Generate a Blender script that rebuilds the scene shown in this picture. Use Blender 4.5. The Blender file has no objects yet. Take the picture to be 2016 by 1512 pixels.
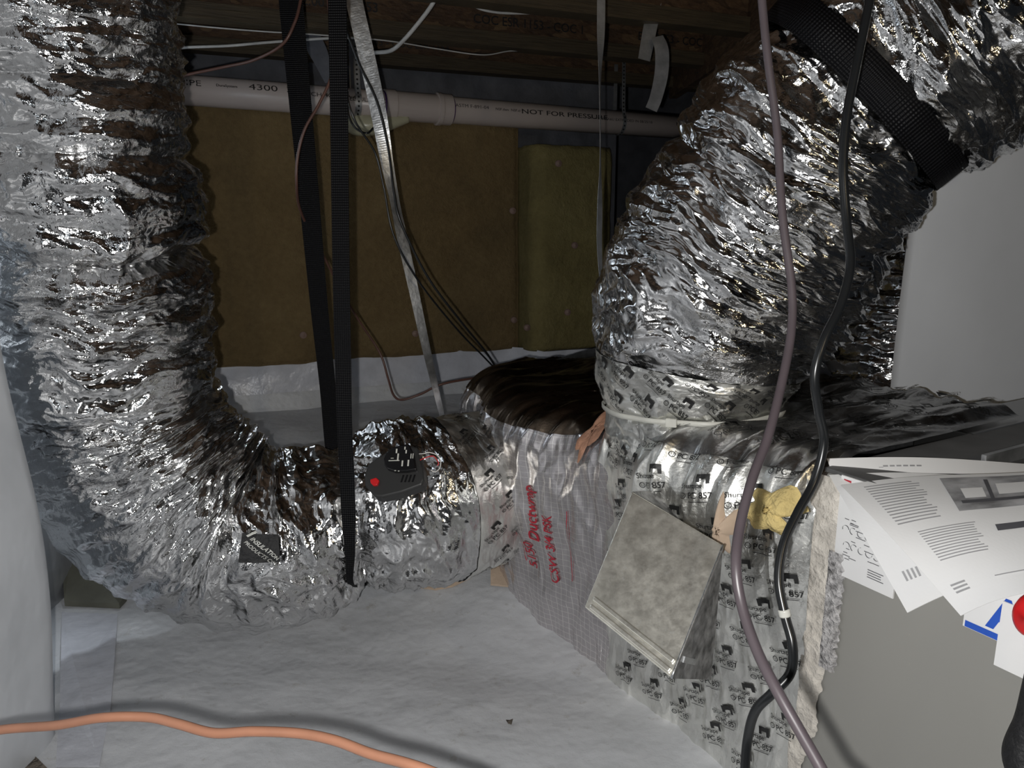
import bpy, math, random
import numpy as np
from mathutils import Vector
random.seed(4); rng = np.random.default_rng(7)
SC = bpy.context.scene; COL = SC.collection

# ------------------------------------------------------------------ camera, light, exposure
H = 0.80                       # lens height above the crawlspace floor
PITCH = math.radians(12.0)
F = 1514.0                     # focal length in pixels of a 2016 px wide frame
cam_d = bpy.data.cameras.new('camera'); cam = bpy.data.objects.new('camera', cam_d); COL.objects.link(cam)
cam_d.sensor_width = 36.0; cam_d.lens = F/2016*36.0; cam_d.clip_start = 0.02
cam.location = (0, 0, H); cam.rotation_euler = (math.pi/2-PITCH, 0, 0)
SC.camera = cam
FW = np.array([0, math.cos(PITCH), -math.sin(PITCH)]); UP = np.array([0, math.sin(PITCH), math.cos(PITCH)])
RT = np.array([1.0, 0, 0]); EYE = np.array([0, 0, H])

w = bpy.data.worlds.new('world'); SC.world = w; w.use_nodes = True
w.node_tree.nodes['Background'].inputs[0].default_value = (0.75, 0.85, 1, 1)
w.node_tree.nodes['Background'].inputs[1].default_value = 0.010

def lamp(name, loc, power, radius, col, kind='POINT'):
    l = bpy.data.lights.new(name, kind); l.energy = power; l.color = col
    l.shadow_soft_size = radius
    o = bpy.data.objects.new(name, l); o.location = loc; COL.objects.link(o); return o
# the phone's flash, a finger's width left of and below the lens
def aim(o, target, cone, blend=.6):
    o.rotation_euler = (Vector(target)-o.location).to_track_quat('-Z', 'Y').to_euler(); o.data.spot_size = math.radians(cone); o.data.spot_blend = blend
aim(lamp('flash', tuple(EYE + RT*-.026 + UP*-.017), 27, .005, (1.0, .99, .97), 'SPOT'), tuple(EYE+FW*2+RT*-.026+UP*-.017), 150, .35)
# trouble lights with reflectors: two behind the photographer
aim(lamp('work_light', (.75, -.60, 1.30), 7.0, .04, (1.0, .80, .50), 'SPOT'), (.40, 1.2, .80), 50)
aim(lamp('work_light_cool', (-.35, -.75, 1.25), 2.5, .05, (.85, .93, 1.0), 'SPOT'), (-.55, 1.3, .45), 60)
aim(lamp('added_fill_far', (-.885, 2.0, 1.20), 22.0, .03, (.85, .93, 1.0), 'SPOT'), (-.90, 1.2, .62), 62)  # added fill lamp, out of view, brightening the wall behind the left duct

vs = SC.view_settings
vs.view_transform = 'Standard'; vs.look = 'None'; vs.gamma = 1; vs.exposure = 0.18; vs.use_curve_mapping = False

# ------------------------------------------------------------------ helpers
def P(px, py, d):
    return EYE + FW*d + RT*((px-1008)/F*d) + UP*((756-py)/F*d)
def proj(p):
    v = p-EYE; d = v@FW
    return 1008+F*(v@RT)/d, 756-F*(v@UP)/d, d
def unit(v):
    v = np.asarray(v, float); return v/np.linalg.norm(v)

# gradient noise, vectorised
_perm = rng.permutation(256); _perm = np.concatenate([_perm, _perm, _perm])
_g = rng.normal(size=(256, 3)); _g /= np.linalg.norm(_g, axis=1)[:, None]
def pn(x, y, z):
    x, y, z = np.broadcast_arrays(np.asarray(x, float), np.asarray(y, float), np.asarray(z, float))
    xi, yi, zi = np.floor(x).astype(int), np.floor(y).astype(int), np.floor(z).astype(int)
    xf, yf, zf = x-xi, y-yi, z-zi
    u, v, t = [a*a*a*(a*(a*6-15)+10) for a in (xf, yf, zf)]
    r = 0
    for i in (0, 1):
        for j in (0, 1):
            for k in (0, 1):
                h = _perm[_perm[_perm[(xi+i) & 255]+((yi+j) & 255)]+((zi+k) & 255)]
                g = _g[h]
                n = g[..., 0]*(xf-i)+g[..., 1]*(yf-j)+g[..., 2]*(zf-k)
                r = r+n*(u if i else 1-u)*(v if j else 1-v)*(t if k else 1-t)
    return r*1.5
def sm(e0, e1, x):
    t = np.clip((np.asarray(x, float)-e0)/(e1-e0), 0, 1); return t*t*(3-2*t)

def link(name, verts, faces, mat, parent=None, smooth=True, flow=None):
    me = bpy.data.meshes.new(name)
    me.from_pydata([tuple(map(float, v)) for v in verts], [], [tuple(map(int, f)) for f in faces])
    if smooth: me.polygons.foreach_set('use_smooth', [True]*len(me.polygons))
    if flow is not None:
        a = me.attributes.new('flow', 'FLOAT_VECTOR', 'POINT'); a.data.foreach_set('vector', np.asarray(flow, np.float32).ravel())
    if mat is not None: me.materials.append(mat)
    me.update()
    o = bpy.data.objects.new(name, me); COL.objects.link(o)
    if parent is not None: o.parent = parent
    return o
def tag(o, label, cat, group=None):
    o['label'] = label; o['category'] = cat
    if group: o['group'] = group
    return o
def struct(o): o['kind'] = 'structure'; return o
def thing(name, label, cat, group=None):
    o = bpy.data.objects.new(name, None); COL.objects.link(o); o.empty_display_size = .02
    return tag(o, label, cat, group)
def base(o, loc):
    """move a finished thing's origin to where it stands, leaving its parts in place"""
    o.location = tuple(loc)
    for c in o.children: c.location = tuple(-np.array(loc))
def grid_faces(n, m, wrap=False):
    i, j = np.meshgrid(np.arange(n-1), np.arange(m if wrap else m-1), indexing='ij')
    a = i*m+j; b = i*m+(j+1) % m
    return np.stack([a, b, b+m, a+m], -1).reshape(-1, 4)
def cr(pts, n):
    """Catmull-Rom through rows of pts, resampled to even arc length on the first three columns"""
    p = np.asarray(pts, float)
    if len(p) == 2: return p[0]+(p[1]-p[0])*np.linspace(0, 1, n)[:, None]
    q = np.vstack([2*p[0]-p[1], p, 2*p[-1]-p[-2]]); out = []
    for i in range(1, len(q)-2):
        t = np.linspace(0, 1, 24, endpoint=False)[:, None]
        a, b, c, d = q[i-1], q[i], q[i+1], q[i+2]
        out.append(.5*((2*b)+(-a+c)*t+(2*a-5*b+4*c-d)*t*t+(-a+3*b-3*c+d)*t**3))
    out = np.vstack(out+[p[-1:]])
    s = np.concatenate([[0], np.cumsum(np.linalg.norm(np.diff(out[:, :3], axis=0), axis=1))])
    u = np.linspace(0, s[-1], n)
    return np.stack([np.interp(u, s, out[:, k]) for k in range(out.shape[1])], 1)
def frames(c):
    T = np.gradient(c, axis=0); T /= np.linalg.norm(T, axis=1)[:, None]
    N = np.zeros_like(c); n = np.cross(T[0], FW); n = n/np.linalg.norm(n) if np.linalg.norm(n) > .1 else unit(np.cross(T[0], UP))
    for i in range(len(c)):
        n = n-T[i]*(n@T[i]); n /= np.linalg.norm(n); N[i] = n
    return T, N, np.cross(T, N)
def sweep(pts, r, n=None, sides=12):
    """round cable or rod through 3D points; returns verts, faces, flow"""
    c = cr(pts, n or max(12, int(6*len(pts)*3)))
    rr = r if c.shape[1] == 3 else c[:, 3][:, None, None]
    c3 = c[:, :3]; T, N, B = frames(c3)
    th = np.linspace(0, 2*math.pi, sides, endpoint=False)
    v = c3[:, None]+rr*(N[:, None]*np.cos(th)[None, :, None]+B[:, None]*np.sin(th)[None, :, None])
    s = np.concatenate([[0], np.cumsum(np.linalg.norm(np.diff(c3, axis=0), axis=1))])
    fl = np.stack([np.broadcast_to(np.cos(th)*.02, (len(c3), sides)), np.broadcast_to(np.sin(th)*.02, (len(c3), sides)), np.broadcast_to(s[:, None], (len(c3), sides))], -1)
    f = grid_faces(len(c3), sides, True).tolist()
    f.append(list(range(sides))[::-1]); m = (len(c3)-1)*sides; f.append([m+k for k in range(sides)])
    return v.reshape(-1, 3), f, fl.reshape(-1, 3)
def cable(name, pix, r, mat, parent=None, n=None, sides=12):
    v, f, fl = sweep([P(*p) for p in pix], r, n, sides)
    return link(name, v, f, mat, parent, flow=fl)
def ribbon(pts, wd, wid, th):
    """flat strap: centre points, width direction and width at each; rectangular section of thickness th"""
    rows = np.hstack([np.asarray(pts, float), np.asarray(wd, float), np.asarray(wid, float)[:, None]])
    c = cr(rows, 20*len(rows)); c3 = c[:, :3]; T = np.gradient(c3, axis=0); T /= np.linalg.norm(T, axis=1)[:, None]
    W = c[:, 3:6]; W = W-T*(W*T).sum(1)[:, None]; W /= np.linalg.norm(W, axis=1)[:, None]; Nn = np.cross(T, W); h = c[:, 6:7]/2
    v = np.stack([c3-W*h-Nn*th/2, c3+W*h-Nn*th/2, c3+W*h+Nn*th/2, c3-W*h+Nn*th/2], 1)
    s = np.concatenate([[0], np.cumsum(np.linalg.norm(np.diff(c3, axis=0), axis=1))])
    x = np.concatenate([-h, h, h, -h], 1)
    fl = np.stack([x, np.zeros_like(x), np.broadcast_to(s[:, None], x.shape)], -1)
    f = grid_faces(len(c3), 4, True).tolist(); m = (len(c3)-1)*4; f += [[3, 2, 1, 0], [m, m+1, m+2, m+3]]
    return v.reshape(-1, 3), f, fl.reshape(-1, 3)
def box_vf(c, ax, ay, az, hx, hy, hz, bev=0.0):
    c, ax, ay, az = map(lambda a: np.asarray(a, float), (c, ax, ay, az))
    v = [c+ax*hx*i+ay*hy*j+az*hz*k for k in (-1, 1) for j in (-1, 1) for i in (-1, 1)]
    return v, [(0, 2, 3, 1), (4, 5, 7, 6), (0, 1, 5, 4), (2, 6, 7, 3), (0, 4, 6, 2), (1, 3, 7, 5)]
def join(parts):
    V, Fs = [], []
    for v, f in parts:
        o = len(V); V += [tuple(x) for x in v]; Fs += [tuple(int(i)+o for i in g) for g in f]
    return V, Fs
def bevel(o, wdt, seg=2):
    m = o.modifiers.new('bevel', 'BEVEL'); m.width = wdt; m.segments = seg; m.limit_method = 'ANGLE'; return o
def prism(outline, o, x, y, n, h0, h1):
    """extrude a 2D outline (in axes x, y at origin o) from height h0 to h1 along n"""
    o, x, y, n = map(np.asarray, (o, x, y, n)); k = len(outline)
    v = [o+x*a+y*b+n*h0 for a, b in outline]+[o+x*a+y*b+n*h1 for a, b in outline]
    f = [tuple(range(k))[::-1], tuple(range(k, 2*k))]+[(i, (i+1) % k, k+(i+1) % k, k+i) for i in range(k)]
    return v, f
_tc = {}
def text2d(s, size=1.0, align='LEFT', bold=0.0, sx=1.0):
    """flat letter shapes as 2D vertices and faces, cap height about 0.7*size"""
    key = (s, align, bold)
    if key not in _tc:
        c = bpy.data.curves.new('t', 'FONT'); c.body = s; c.align_x = align; c.resolution_u = 3; c.offset = bold; c.fill_mode = 'FRONT'
        o = bpy.data.objects.new('t', c); me = o.to_mesh()
        v = np.array([x.co[:2] for x in me.vertices]) if len(me.vertices) else np.zeros((0, 2))
        f = [tuple(p.vertices) for p in me.polygons]; o.to_mesh_clear()
        bpy.data.objects.remove(o); bpy.data.curves.remove(c)
        _tc[key] = (v, f)
    v, f = _tc[key]; return v*np.array([size*sx, size]), f
def rect2d(x0, y0, x1, y1, n=1):
    xs = np.linspace(x0, x1, n+1); v = [(x, y) for x in xs for y in (y0, y1)]
    return np.array(v), [(2*i, 2*i+2, 2*i+3, 2*i+1) for i in range(n)]
def join2(items):
    V, Fs, o = [], [], 0
    for v, f in items:
        V.append(v); Fs += [tuple(i+o for i in g) for g in f]; o += len(v)
    return np.vstack(V), Fs

# ------------------------------------------------------------------ materials
class NT:
    def __init__(s, name):
        s.m = bpy.data.materials.new(name); s.m.use_nodes = True; s.t = s.m.node_tree; s.b = s.t.nodes['Principled BSDF']
    def n(s, ty, **kw):
        x = s.t.nodes.new(ty)
        for k, v in kw.items(): setattr(x, k, v)
        return x
    def l(s, a, b): s.t.links.new(a, b)
    def math(s, op, a, b=None):
        x = s.n('ShaderNodeMath', operation=op)
        for i, q in enumerate((a, b)):
            if q is None: continue
            if isinstance(q, (int, float)): x.inputs[i].default_value = q
            else: s.l(q, x.inputs[i])
        return x.outputs[0]
    def coords(s, kind='Object', scale=(1, 1, 1)):
        if kind == 'flow': src = s.n('ShaderNodeAttribute', attribute_name='flow').outputs['Vector']
        else: src = s.n('ShaderNodeTexCoord').outputs[kind]
        mp = s.n('ShaderNodeMapping'); mp.inputs['Scale'].default_value = scale; s.l(src, mp.inputs[0]); return mp.outputs[0]
    def noise(s, vec, scale, detail=3, rough=.55):
        x = s.n('ShaderNodeTexNoise'); x.inputs['Scale'].default_value = scale; x.inputs['Detail'].default_value = detail; x.inputs['Roughness'].default_value = rough
        s.l(vec, x.inputs['Vector']); return x
    def ramp(s, fac, stops):
        r = s.n('ShaderNodeValToRGB'); e = r.color_ramp.elements
        while len(e) < len(stops): e.new(.5)
        for k, (p, c) in zip(e, stops): k.position = p; k.color = (*c, 1) if len(c) == 3 else c
        s.l(fac, r.inputs[0]); return r.outputs[0]
    def mix(s, fac, a, b, blend='MIX'):
        x = s.n('ShaderNodeMix', data_type='RGBA', blend_type=blend)
        for sock, q in ((x.inputs[0], fac), (x.inputs[6], a), (x.inputs[7], b)):
            if isinstance(q, (int, float)): sock.default_value = q
            elif isinstance(q, tuple): sock.default_value = (*q, 1)
            else: s.l(q, sock)
        return x.outputs[2]
    def set(s, **kw):
        for k, v in kw.items():
            i = s.b.inputs[k.replace('_', ' ')]
            if isinstance(v, (int, float)): i.default_value = v
            elif isinstance(v, tuple): i.default_value = (*v, 1)
            else: s.l(v, i)
    def bump(s, h, dist=1.0, strength=1.0):
        x = s.n('ShaderNodeBump'); x.inputs['Distance'].default_value = dist; x.inputs['Strength'].default_value = strength
        s.l(h, x.inputs['Height']); s.l(x.outputs[0], s.b.inputs['Normal']); return x
    def facets(s, vec, scale, rnd=1.0):
        """flat crumple facets: each cell a plane tilted its own way; height in cell units"""
        mp = s.n('ShaderNodeVectorMath', operation='MULTIPLY'); s.l(vec, mp.inputs[0]); mp.inputs[1].default_value = scale
        v = s.n('ShaderNodeTexVoronoi'); v.inputs['Scale'].default_value = 1; v.inputs['Randomness'].default_value = rnd; s.l(mp.outputs[0], v.inputs['Vector'])
        d = s.n('ShaderNodeVectorMath', operation='SUBTRACT'); s.l(mp.outputs[0], d.inputs[0]); s.l(v.outputs['Position'], d.inputs[1])
        c = s.n('ShaderNodeVectorMath', operation='SUBTRACT'); s.l(v.outputs['Color'], c.inputs[0]); c.inputs[1].default_value = (.5, .5, .5)
        p = s.n('ShaderNodeVectorMath', operation='DOT_PRODUCT'); s.l(d.outputs[0], p.inputs[0]); s.l(c.outputs[0], p.inputs[1])
        return p.outputs['Value']

def simple(name, col, rough=.5, metal=0.0, vary=.12, scale=20, bump=0.0, spec=.5):
    t = NT(name); v = t.coords('Object'); n = t.noise(v, scale, 4)
    lo = tuple(c*(1-vary) for c in col); hi = tuple(min(1, c*(1+vary)) for c in col)
    t.set(Base_Color=t.ramp(n.outputs[0], [(.3, lo), (.7, hi)]), Roughness=rough, Metallic=metal)
    t.b.inputs['Specular IOR Level'].default_value = spec
    if bump: t.bump(n.outputs[0], bump)
    return t.m

def foil(name, col=(.80, .80, .80), rough=.2, amp=1.0, stretch=1.0, coords='flow', fs=1.0):
    t = NT(name); v = t.coords(coords)
    wn = t.noise(v, 9, 2); wv = t.n('ShaderNodeVectorMath', operation='MULTIPLY_ADD')
    t.l(wn.outputs['Color'], wv.inputs[0]); wv.inputs[1].default_value = (.03, .03, .03); t.l(v, wv.inputs[2]); vv = wv.outputs[0]
    a = t.facets(vv, (17/stretch*fs, 17/stretch*fs, 62*fs)); b = t.facets(vv, (45*fs, 45*fs, 130*fs)); c = t.facets(vv, (8*fs, 8*fs, 22*fs))
    dn = t.noise(vv, 160, 3)
    h = t.math('ADD', t.math('MULTIPLY', a, .0125*amp/fs), t.math('MULTIPLY', b, .0042*amp/fs))
    h = t.math('ADD', h, t.math('MULTIPLY', c, .016*amp/fs)); h = t.math('ADD', h, t.math('MULTIPLY', dn.outputs[0], .0016*amp))
    pm = t.noise(v, 4.5, 2)
    h = t.math('MULTIPLY', h, t.ramp(pm.outputs[0], [(.36, (.30,)*3), (.62, (1.25,)*3)])) if amp > .8 else h
    t.bump(h, 1.0, 1.0)
    n2 = t.noise(v, 14, 4)
    t.set(Base_Color=t.ramp(n2.outputs[0], [(.35, tuple(x*.80 for x in col)), (.6, col)]), Metallic=1.0,
          Roughness=t.ramp(n2.outputs[0], [(.3, (rough*.7,)*3), (.75, (rough*1.5,)*3)]))
    return t.m

M = {}
M['foil'] = foil('crumpled_foil_jacket', (.78, .78, .78), rough=.13, amp=1.15, stretch=1.5)
M['foil_big'] = foil('heavily_creased_foil_jacket', (.78, .78, .78), rough=.14, amp=1.3, stretch=1.5, fs=.62)
M['foil_tape'] = foil('printed_foil_tape', (.92, .92, .88), .36, .55)
M['foil_top'] = foil('darker_foil_tape', (.42, .42, .42), .30, .30)  # darker, smoother tape for the top faces and collar
M['painted_reflection_top'] = foil('foil_painted_dark_reflection', (.13, .10, .075), .30, .25)  # dark reflection of the ceiling at grazing angle, painted into the base colour
M['ink'] = simple('black_ink', (.012, .012, .012), .5)
M['red_ink'] = simple('red_ink', (.45, .02, .04), .5)
def m_wrap():
    t = NT('scrim_faced_duct_wrap'); v = t.coords('flow')
    sep = t.n('ShaderNodeSeparateXYZ'); t.l(v, sep.inputs[0])
    w1 = t.noise(v, 6, 2)
    def line(ax, per, wd):
        x = t.math('ADD', sep.outputs[ax], t.math('MULTIPLY', w1.outputs[0], .02))
        f = t.math('ABSOLUTE', t.math('SUBTRACT', t.math('FRACT', t.math('DIVIDE', x, per)), .5))
        return t.math('GREATER_THAN', f, .5-wd)
    ln = t.math('MAXIMUM', line('X', .0125, .045), line('Y', .0125, .045))
    a = t.facets(v, (30, 12, 1)); n = t.noise(v, 60, 3)
    h = t.math('ADD', t.math('MULTIPLY', a, .006), t.math('MULTIPLY', n.outputs[0], .0009)); h = t.math('ADD', h, t.math('MULTIPLY', ln, .0006))
    t.bump(h, 1)
    t.set(Base_Color=t.mix(ln, (.66, .63, .64), (1.0, .97, .95)), Metallic=.92, Roughness=.27); return t.m
M['wrap'] = m_wrap()
def m_insul(name, c1, c2):
    t = NT(name); v = t.coords('Object'); n = t.noise(v, 5, 6, .65); n2 = t.noise(v, 60, 5, .7)
    col = t.ramp(n.outputs[0], [(.25, tuple(x*.62 for x in c1)), (.5, c1), (.75, c2)])
    t.set(Base_Color=t.mix(.35, col, t.ramp(n2.outputs[0], [(.3, tuple(x*.6 for x in c1)), (.7, c2)])), Roughness=.9)
    t.bump(t.math('ADD', n.outputs[0], t.math('MULTIPLY', n2.outputs[0], .35)), .02); return t.m
M['insul_brown'] = m_insul('brown_glass_wool', (.165, .112, .046), (.23, .165, .075))
M['insul_yellow'] = m_insul('yellow_glass_wool', (.19, .155, .055), (.26, .22, .09))
def m_poly(name='white_poly_sheet', c1=(.52, .53, .55), c2=(.66, .67, .69), rough=.42):
    t = NT(name); v = t.coords('Object'); n = t.noise(v, 2.2, 5, .6); n2 = t.noise(v, 28, 6, .7); a = t.facets(v, (5, 7, 6))
    col = t.ramp(n.outputs[0], [(.3, c1), (.65, c2)])
    dirt = t.ramp(n2.outputs[0], [(.60, (0, 0, 0)), (.74, (.55, .55, .55))])
    t.set(Base_Color=t.mix(dirt, col, (.32, .29, .24)), Roughness=rough)
    h = t.math('ADD', t.math('MULTIPLY', n.outputs[0], .035), t.math('MULTIPLY', n2.outputs[0], .0022))
    t.bump(h, 1); return t.m
M['poly'] = m_poly()
M['poly_wall'] = m_poly('white_poly_on_pier', (.60, .62, .65), (.68, .70, .73), .4)
M['board'] = simple('matt_grey_white_board', (.74, .77, .82), .5, vary=.06, scale=3, bump=.003)
M['pier'] = simple('white_poly_on_pier', (.62, .64, .67), .4, vary=.08, scale=4, bump=.012)
M['poly_tape'] = simple('clear_white_seam_tape', (.60, .61, .66), .3, vary=.1, bump=.004)
def m_osb():
    t = NT('oriented_strand_board'); v = t.coords('Object')
    a = t.n('ShaderNodeTexVoronoi'); a.inputs['Scale'].default_value = 26
    mp = t.n('ShaderNodeMapping'); mp.inputs['Scale'].default_value = (1, 1, 2.6); mp.inputs['Rotation'].default_value = (0, 0, .4); t.l(v, mp.inputs[0])
    n0 = t.noise(mp.outputs[0], 9, 2); mx = t.mix(.12, mp.outputs[0], n0.outputs['Color']); t.l(mx, a.inputs['Vector'])
    sp = t.n('ShaderNodeSeparateColor'); t.l(a.outputs['Color'], sp.inputs[0])
    n = t.noise(mp.outputs[0], 45, 4)
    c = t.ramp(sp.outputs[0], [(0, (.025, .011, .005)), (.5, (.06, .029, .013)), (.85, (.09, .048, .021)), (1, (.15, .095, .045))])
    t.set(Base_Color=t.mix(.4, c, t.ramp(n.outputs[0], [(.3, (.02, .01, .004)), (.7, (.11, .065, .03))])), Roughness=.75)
    t.bump(n.outputs[0], .004); return t.m
M['osb'] = m_osb()
def m_wood(name, c1, c2, sc=(1, 1, 9)):
    t = NT(name); v = t.coords('Object', sc); n = t.noise(v, 7, 5, .6)
    t.set(Base_Color=t.ramp(n.outputs[0], [(.3, c1), (.7, c2)]), Roughness=.7); t.bump(n.outputs[0], .004); return t.m
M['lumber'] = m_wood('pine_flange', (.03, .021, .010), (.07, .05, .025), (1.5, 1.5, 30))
M['board_green'] = m_osb(); 
M['concrete'] = simple('grey_foundation_concrete', (.08, .083, .096), .85, vary=.3, scale=12, bump=.01)
M['pvc'] = simple('white_pvc', (.46, .40, .37), .32, vary=.04, scale=4)
M['pvc_cream'] = simple('cream_pvc', (.42, .40, .28), .3, vary=.05)
M['purple'] = simple('purple_primer', (.07, .02, .12), .4)
def m_web():
    t = NT('black_woven_webbing'); v = t.coords('flow'); sep = t.n('ShaderNodeSeparateXYZ'); t.l(v, sep.inputs[0])
    s1 = t.math('SINE', t.math('MULTIPLY', sep.outputs['Z'], 2*math.pi/.0042)); s2 = t.math('SINE', t.math('MULTIPLY', sep.outputs['X'], 2*math.pi/.0035))
    h = t.math('ADD', s1, t.math('MULTIPLY', s2, .6)); t.bump(t.math('MULTIPLY', h, .0004), 1)
    t.set(Base_Color=(.004, .004, .005), Roughness=.5, Specular_IOR_Level=.16); return t.m
M['web'] = m_web()
M['galv'] = simple('galvanised_steel', (.50, .51, .52), .36, 1.0, .22, 55, .0012)
M['galv_dull'] = simple('dull_galvanised_strap', (.45, .46, .47), .42, .85, .25, 30, .001)
def m_galvbox():
    t = NT('dusty_galvanised_sheet'); v = t.coords('Object'); n = t.noise(v, 45, 6, .75); n2 = t.noise(v, 140, 3); n3 = t.noise(v, 5, 2)
    sp = t.ramp(n2.outputs[0], [(.62, (0, 0, 0)), (.70, (1, 1, 1))])
    c = t.ramp(n.outputs[0], [(.3, (.66, .645, .58)), (.7, (.86, .84, .76))])
    t.set(Base_Color=t.mix(t.math('MULTIPLY', sp, .5), c, (.85, .85, .8)), Metallic=.85, Roughness=t.ramp(n.outputs[0], [(.3, (.28,)*3), (.7, (.46,)*3)]))
    t.bump(t.math('ADD', n3.outputs[0], t.math('MULTIPLY', n2.outputs[0], .05)), .004); return t.m
M['galvbox'] = m_galvbox()
M['dirty_steel'] = simple('grime_mottled_steel', (.20, .20, .20), .55, .5, .75, 60, .003)
def m_furnace():
    t = NT('grey_painted_cabinet'); v = t.coords('Object', (1, 1, .42)); n = t.noise(v, 110, 4, .8); n2 = t.noise(v, 3, 3)
    base_ = t.ramp(n2.outputs[0], [(.3, (.26, .255, .235)), (.7, (.30, .295, .275))])
    sp = t.ramp(n.outputs[0], [(.70, (0, 0, 0)), (.735, (1, 1, 1))])
    mk = t.ramp(n2.outputs[0], [(.45, (0, 0, 0)), (.62, (1, 1, 1))])
    t.set(Base_Color=t.mix(t.math('MULTIPLY', t.math('MULTIPLY', sp, mk), .8), base_, (.45, .38, .30)), Roughness=.42); return t.m
M['furnace'] = m_furnace()
M['furnace_top'] = simple('dark_grey_cabinet_top', (.085, .085, .085), .5, vary=.2)
M['mastic'] = simple('chalky_mastic', (.62, .58, .52), .8, vary=.22, scale=45, bump=.012)
M['mastic_grey'] = simple('smeared_grey_mastic', (.42, .41, .41), .8, vary=.6, scale=120, bump=.01)
M['paper'] = simple('printed_paper', (.80, .80, .80), .6, vary=.03, scale=6)
M['paper_grey'] = simple('grey_paper_print', (.33, .33, .34), .6, vary=.5, scale=30)
M['text_grey'] = simple('grey_toner', (.34, .34, .35), .6)
M['text_dark'] = simple('dark_toner', (.08, .08, .09), .6)
M['blue_ink'] = simple('blue_ink', (.02, .09, .48), .4)
M['red_plastic'] = simple('red_plastic', (.62, .012, .015), .3)
M['black_rubber'] = simple('black_rubber', (.008, .008, .009), .6, vary=.3, scale=80, bump=.004)
M['cord_black'] = simple('black_cord_sheath', (.010, .011, .012), .28)
M['cord_mauve'] = simple('mauve_cord_sheath', (.055, .044, .049), .4)
M['cord_orange'] = simple('copper_orange_sheath', (.30, .14, .085), .45)
M['cord_brown'] = simple('brown_wire_sheath', (.10, .048, .036), .4)
M['romex'] = simple('grey_cable_sheath', (.42, .42, .41), .5)
M['white_wire'] = simple('white_insulation_wire', (.75, .72, .68), .4)
M['plastic_dark'] = simple('charcoal_plastic', (.028, .028, .028), .45, vary=.1)
M['plastic_black'] = simple('gloss_black_plastic', (.006, .006, .007), .25)
M['nylon'] = simple('natural_nylon', (.62, .62, .57), .35)
M['cardboard'] = simple('brown_paper_backing', (.52, .40, .30), .8, vary=.15, bump=.004)
M['dirt'] = simple('brown_soil', (.13, .11, .09), .95, vary=.4, scale=30, bump=.03)
M['washer'] = simple('pinkish_fixing_washer', (.24, .16, .13), .6)
M['pink_stain'] = simple('orange_sealant_smear', (.42, .22, .14), .6, vary=.3, scale=40, bump=.006)
M['olive_board'] = simple('olive_wet_board', (.12, .12, .095), .6, vary=.2)
M['tan_mat'] = simple('yellow_glass_fibre', (.66, .52, .22), .9, vary=.25, scale=30, bump=.02)

# ------------------------------------------------------------------ ground
def floor_z(x, y):
    base_ = .20*sm(1.25, 2.35, y)
    return base_+.030*pn(np.asarray(x)*2.1, np.asarray(y)*2.6, 3.3)*(1-sm(1.9, 2.2, y))+.006*pn(np.asarray(x)*6+.2*np.asarray(y), np.asarray(y)*9, 7.1)
WU = np.array([math.cos(math.radians(23)), math.sin(math.radians(23)), 0]); WN = np.array([WU[1], -WU[0], 0])  # back wall run and its face normal
PIPE0 = P(400, 180, 2.17)
WO = PIPE0-WN*.10
def onwall(px, py, off=0.0):
    r = P(px, py, 1.0)-EYE; o = WO+WN*off
    t = ((o-EYE)@WN)/(r@WN); return EYE+r*t
xs = np.linspace(-1.6, 2.2, 260); ys = np.linspace(-.6, 4.6, 330)
X, Y = np.meshgrid(xs, ys, indexing='ij'); Z = floor_z(X, Y)
fl = link('floor', np.stack([X, Y, Z], -1).reshape(-1, 3), grid_faces(len(xs), len(ys))[:, ::-1], M['poly']); struct(fl)

# ------------------------------------------------------------------ back wall: concrete, poly skirt, insulation
def wall_slab(name, u0, u1, z0, z1, off0, off1, mat):
    a = WO+WU*u0; b = WO+WU*u1
    c = (a+b)/2; c = c+WN*(off0+off1)/2; c[2] = (z0+z1)/2
    v, f = box_vf(c, WU, WN, (0, 0, 1), (u1-u0)/2, abs(off1-off0)/2, (z1-z0)/2)
    return link(name, v, f, mat, smooth=False)
def uof(p): return float((p-WO)@WU)
uR = uof(onwall(1222, 400))
struct(wall_slab('wall_back', -1.3, uR, -.1, 1.62, -.22, -.045, M['concrete']))
# poly skirt: runs down the wall onto the ground
def wpt(u, z, off): p = WO+WU*u+WN*off; p = p.copy(); p[2] = z; return p
uu = np.linspace(-1.3, uR+.25, 90); rows = []
u_pil0 = uof(onwall(1015, 600)); 
tl = onwall(440, 725); tr = onwall(1015, 690)
def top_z(u): return tl[2]+(tr[2]-tl[2])*(u-uof(tl))/(uof(tr)-uof(tl))
def wrinkle(u, z): return .006*pn(u*9, z*16, 1.5)+.003*pn(u*30, z*30, 9)
V = []
for u in uu:
    zt = float(top_z(u))+.012
    off_p = .135*float(sm(u_pil0-.005, u_pil0+.03, u))
    for k, q in enumerate(np.linspace(0, 1, 26)):
        z = zt+(.17-zt)*q; off = .012+off_p+.05*q**3+float(wrinkle(u, z))
        V.append(wpt(u, z, off))
sk = link('trim_1', V, grid_faces(len(uu), 26), M['poly']); struct(sk)
# seam tape on the skirt
V = []
for u in uu:
    zt = float(top_z(u)); off_p = .135*float(sm(u_pil0-.005, u_pil0+.03, u))
    for q in np.linspace(0, 1, 8):
        z = zt+.018-.105*q; V.append(wpt(u, z, .020+off_p+.05*((zt-z)/(zt-.17) if zt-z > 0 else 0)**3+float(wrinkle(u, z))))
tag(link('seam_tape', V, grid_faces(len(uu), 8), M['poly_tape']), 'long shiny band of white seam tape along the foot of the brown insulated wall', 'tape')

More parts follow.
